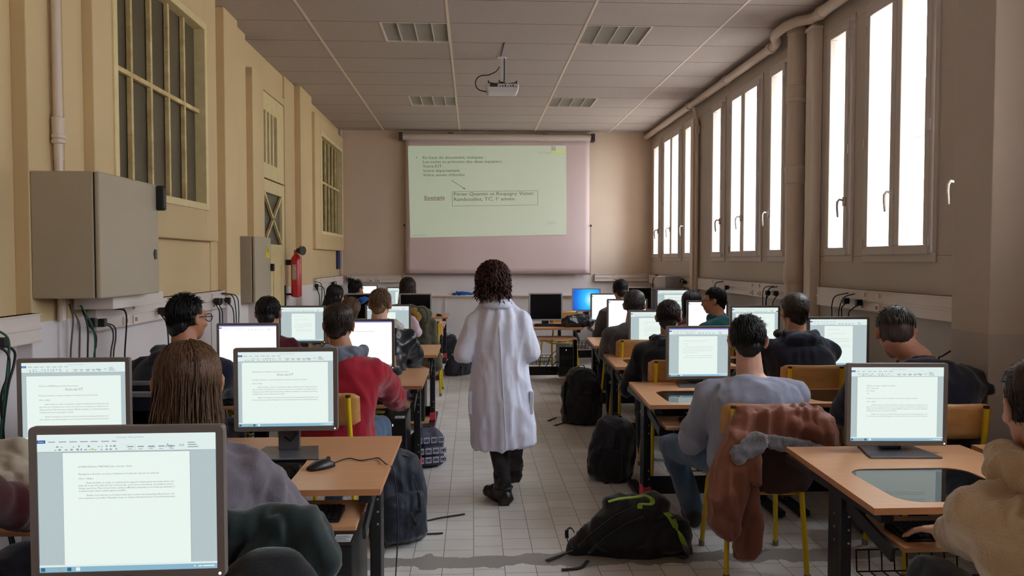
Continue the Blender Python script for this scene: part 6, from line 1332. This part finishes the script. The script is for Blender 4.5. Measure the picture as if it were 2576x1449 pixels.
for nm, mi, x, y, s_ in (('paper', C_WHITE, -1.46, 3.40, .13), ('card', M_MUST, -1.56, 3.42, .07), ('paper', C_WHITE, -1.34, 3.42, .10)): ob(MB().box((x - s_ / 2, y - s_ / 3, DH + .19), (x + s_ / 2, y + s_ / 3, DH + .215)), nm, mi, t)

t = thing('appliance', 'dark floor-standing appliance under the small carton by the right wall', 'appliance', (2.66, 10.35, 0)); ob(MB().box((2.48, 10.2, .02), (2.80, 10.55, 1.10)), 'body', M_BLK, t, bevel=.01); ob(MB().box((2.47, 10.19, 1.10), (2.81, 10.56, 1.125)), 'lid', mat('printer_lid', (60, 58, 60), .4), t, bevel=.004)
for a_ in (0,): ob(MB().box((2.49, 10.21, 0), (2.53, 10.25, .02)).box((2.75, 10.21, 0), (2.79, 10.25, .02)).box((2.49, 10.5, 0), (2.53, 10.54, .02)).box((2.75, 10.5, 0), (2.79, 10.54, .02)), 'feet', M_BLK, t)
t = thing('carton', 'small grey and white carton on the appliance by the right wall', 'box', (2.64, 10.35, 1.125)); ob(MB().box((2.50, 10.24, 1.126), (2.58, 10.5, 1.285)), 'white_end', mat('carton_white', (206, 198, 194), .8), t); ob(MB().box((2.581, 10.24, 1.126), (2.79, 10.5, 1.285)), 'grey_side', mat('carton_grey', (150, 144, 144), .8), t)
tag(ob(MB().box((-.58, 2.84, ZT), (-.47, 2.99, ZT + .002)), 'paper_sheet', C_WHITE), 'folded paper on the tray of the nearest left desk', 'paper'); bpy.data.objects['paper_sheet'].location = (.08, 2.27, 0); bpy.data.objects['paper_sheet']['label'] = 'white paper on the tray beside the red sleeve'
# hanging cables and plugs
M_GCB = mat('green_cable', (24, 92, 66), .45); M_GYC = mat('grey_cable', (96, 86, 82), .5)
def cable(label, pts, X, group, r=.0045, m=None, plug=True, dx=0.0, drop=None):
    P = [at(x, y, X=X + (0 if X > 0 else 0)) for x, y in pts]; sgn = 1 if X < 0 else -1
    P[0] = P[0] - Vector((sgn * .03, 0, 0)); t = thing('power_cable', label, 'cable', tuple(P[0]), group)
    Q = [P[0]]
    for k in range(1, len(P)): Q.append(P[k] + Vector((sgn * .01 * math.sin(k), 0, 0)))
    last = Q[-1]; Q += [Vector((last.x, last.y, max(.45, last.z - .25))), Vector((last.x + sgn * .04, last.y, .25))]
    ob(MB().tube(spline(Q), r, 6), 'cord', m or M_RUB, t, smooth=True)
    if plug: a = P[0] + Vector((sgn * .03, 0, 0)); ob(MB().box((a.x - .022, a.y - .02, a.z - .022), (a.x + .022, a.y + .02, a.z + .022)).bar(a, P[1] + (a - P[1]) * .55, .022, .022), 'plug', M_BLK, t, bevel=.006)
gl_ = 'cables hanging below the large cabinet'
cable('grey cable loop hanging under the large cabinet, left strand', [(190, 765), (180, 800), (176, 850), (177, 900)], -2.02, gl_, m=M_GYC, plug=False); cable('grey cable loop hanging under the large cabinet, right strand', [(190, 765), (194, 810), (196, 850), (199, 900)], -2.02, gl_, m=M_GYC, plug=False)
cable('straight black cable under the large cabinet, left of the green one', [(217, 768), (216, 820), (216, 900)], -2.0, gl_, plug=False); cable('green cable hanging under the large cabinet', [(218, 768), (226, 815), (234, 850), (238, 900)], -1.99, gl_, m=M_GCB, plug=False)
cable('black cable with an inline plug under the large cabinet', [(232, 812), (236, 840), (237, 870), (236, 900)], -2.0, gl_)
cable('dark twin lead from the plug below the large cabinet, left', [(256, 812), (274, 822), (281, 850), (278, 895)], -2.0, gl_, m=M_GYC); cable('dark twin lead from the plug below the large cabinet, right', [(262, 810), (282, 820), (287, 850), (285, 895)], -2.0, gl_, m=M_GYC, plug=False)
cable('single network lead arching down right of the large cabinet', [(296, 777), (310, 782), (314, 820), (313, 900)], -2.0, gl_, plug=False)
g2 = 'cables on the long left trunking'
cable('black cable from the plug behind the spiky-haired sitter', [(408, 782), (414, 810), (420, 856), (422, 900)], -2.0, g2); cable('second lead just left of the spiky-haired sitter', [(412, 782), (428, 790), (433, 830), (432, 880)], -2.0, g2, plug=False)
cable('left one of the paired plugs before the small cabinet', [(546, 757), (548, 780), (550, 810)], -2.0, g2); cable('right one of the paired plugs before the small cabinet', [(553, 757), (555, 780), (557, 810)], -2.0, g2)
cable('black power lead next to the small cabinet', [(573, 755), (582, 775), (586, 812)], -2.0, g2); cable('upper arching lead next to the small cabinet, inner', [(568, 738), (582, 744), (590, 775), (594, 812)], -2.0, g2, plug=False); cable('upper arching lead next to the small cabinet, outer', [(570, 737), (592, 745), (598, 780), (600, 812)], -2.0, g2, plug=False)
g3 = 'cables on the far left trunking'
cable('black cable with plug beyond the fire extinguisher, left', [(797, 719), (801, 740), (802, 766)], -2.0, g3, .006); cable('green cable beyond the fire extinguisher', [(795, 708), (806, 714), (808, 740), (807, 766)], -2.0, g3, .006, M_GCB, False); cable('arching black cable beyond the fire extinguisher, right', [(804, 718), (813, 726), (815, 766)], -2.0, g3, .006, plug=False)
cable('small plugs and lead near the far left corner', [(838, 713), (843, 708), (844, 722)], -2.0, g3, .006)
g4 = 'cables bundled at the left frame edge'
for i, (l, p, mm) in enumerate((('green lead at the left frame edge beside the trunking', [(2, 826), (14, 850), (16, 900), (10, 1000), (6, 1110)], M_GCB), ('thick black lead bowing right at the left frame edge', [(4, 862), (28, 880), (30, 915), (18, 980), (10, 1110)], M_RUB), ('inner black lead at the left frame edge', [(2, 866), (14, 890), (16, 940), (2, 1000), (14, 1110)], M_RUB))): cable(l, p, -2.0, g4, .0055, mm, i == 1)
gr_ = 'cables on the right trunking'
cable('left looping lead above the far right monitors', [(1812, 708), (1803, 712), (1800, 728)], 2.79, gr_, .006, plug=False); cable('plug and lead beside the teal sitter on the right trunking', [(1828, 723), (1822, 734), (1820, 745)], 2.79, gr_, .006)
cable('left arching lead at the middle right trunking', [(1938, 720), (1924, 726), (1921, 765)], 2.79, gr_, .005, plug=False); cable('second arching lead at the middle right trunking', [(1948, 721), (1936, 728), (1928, 765)], 2.79, gr_, .005, plug=False)
cable('left plug at the middle right trunking', [(1931, 737), (1931, 750), (1930, 768)], 2.79, gr_); cable('right plug at the middle right trunking', [(1951, 738), (1951, 752), (1946, 768)], 2.79, gr_)
cable('longest arching lead at the nearest right trunking', [(2124, 737), (2105, 745), (2096, 765), (2093, 796)], 2.79, gr_, .0045, plug=False); cable('second arching lead at the nearest right trunking', [(2140, 739), (2126, 748), (2116, 770), (2110, 796)], 2.79, gr_, .0045, plug=False)
cable('middle plug at the nearest right trunking', [(2128, 757), (2121, 772), (2120, 796)], 2.79, gr_); cable('rightmost plug at the nearest right trunking', [(2160, 761), (2146, 778), (2137, 796)], 2.79, gr_)
cable('dark lead in the far right corner beside the carton', [(1652, 695), (1645, 702), (1644, 735)], 2.79, gr_, .007); cable('dark lead and plug just behind the carton', [(1722, 710), (1716, 702), (1710, 725)], 2.79, gr_, .007)
cable('short dark lead poking out beside the right pier', [(2392, 875), (2376, 895), (2364, 910)], 2.6, gr_, .005, plug=False)
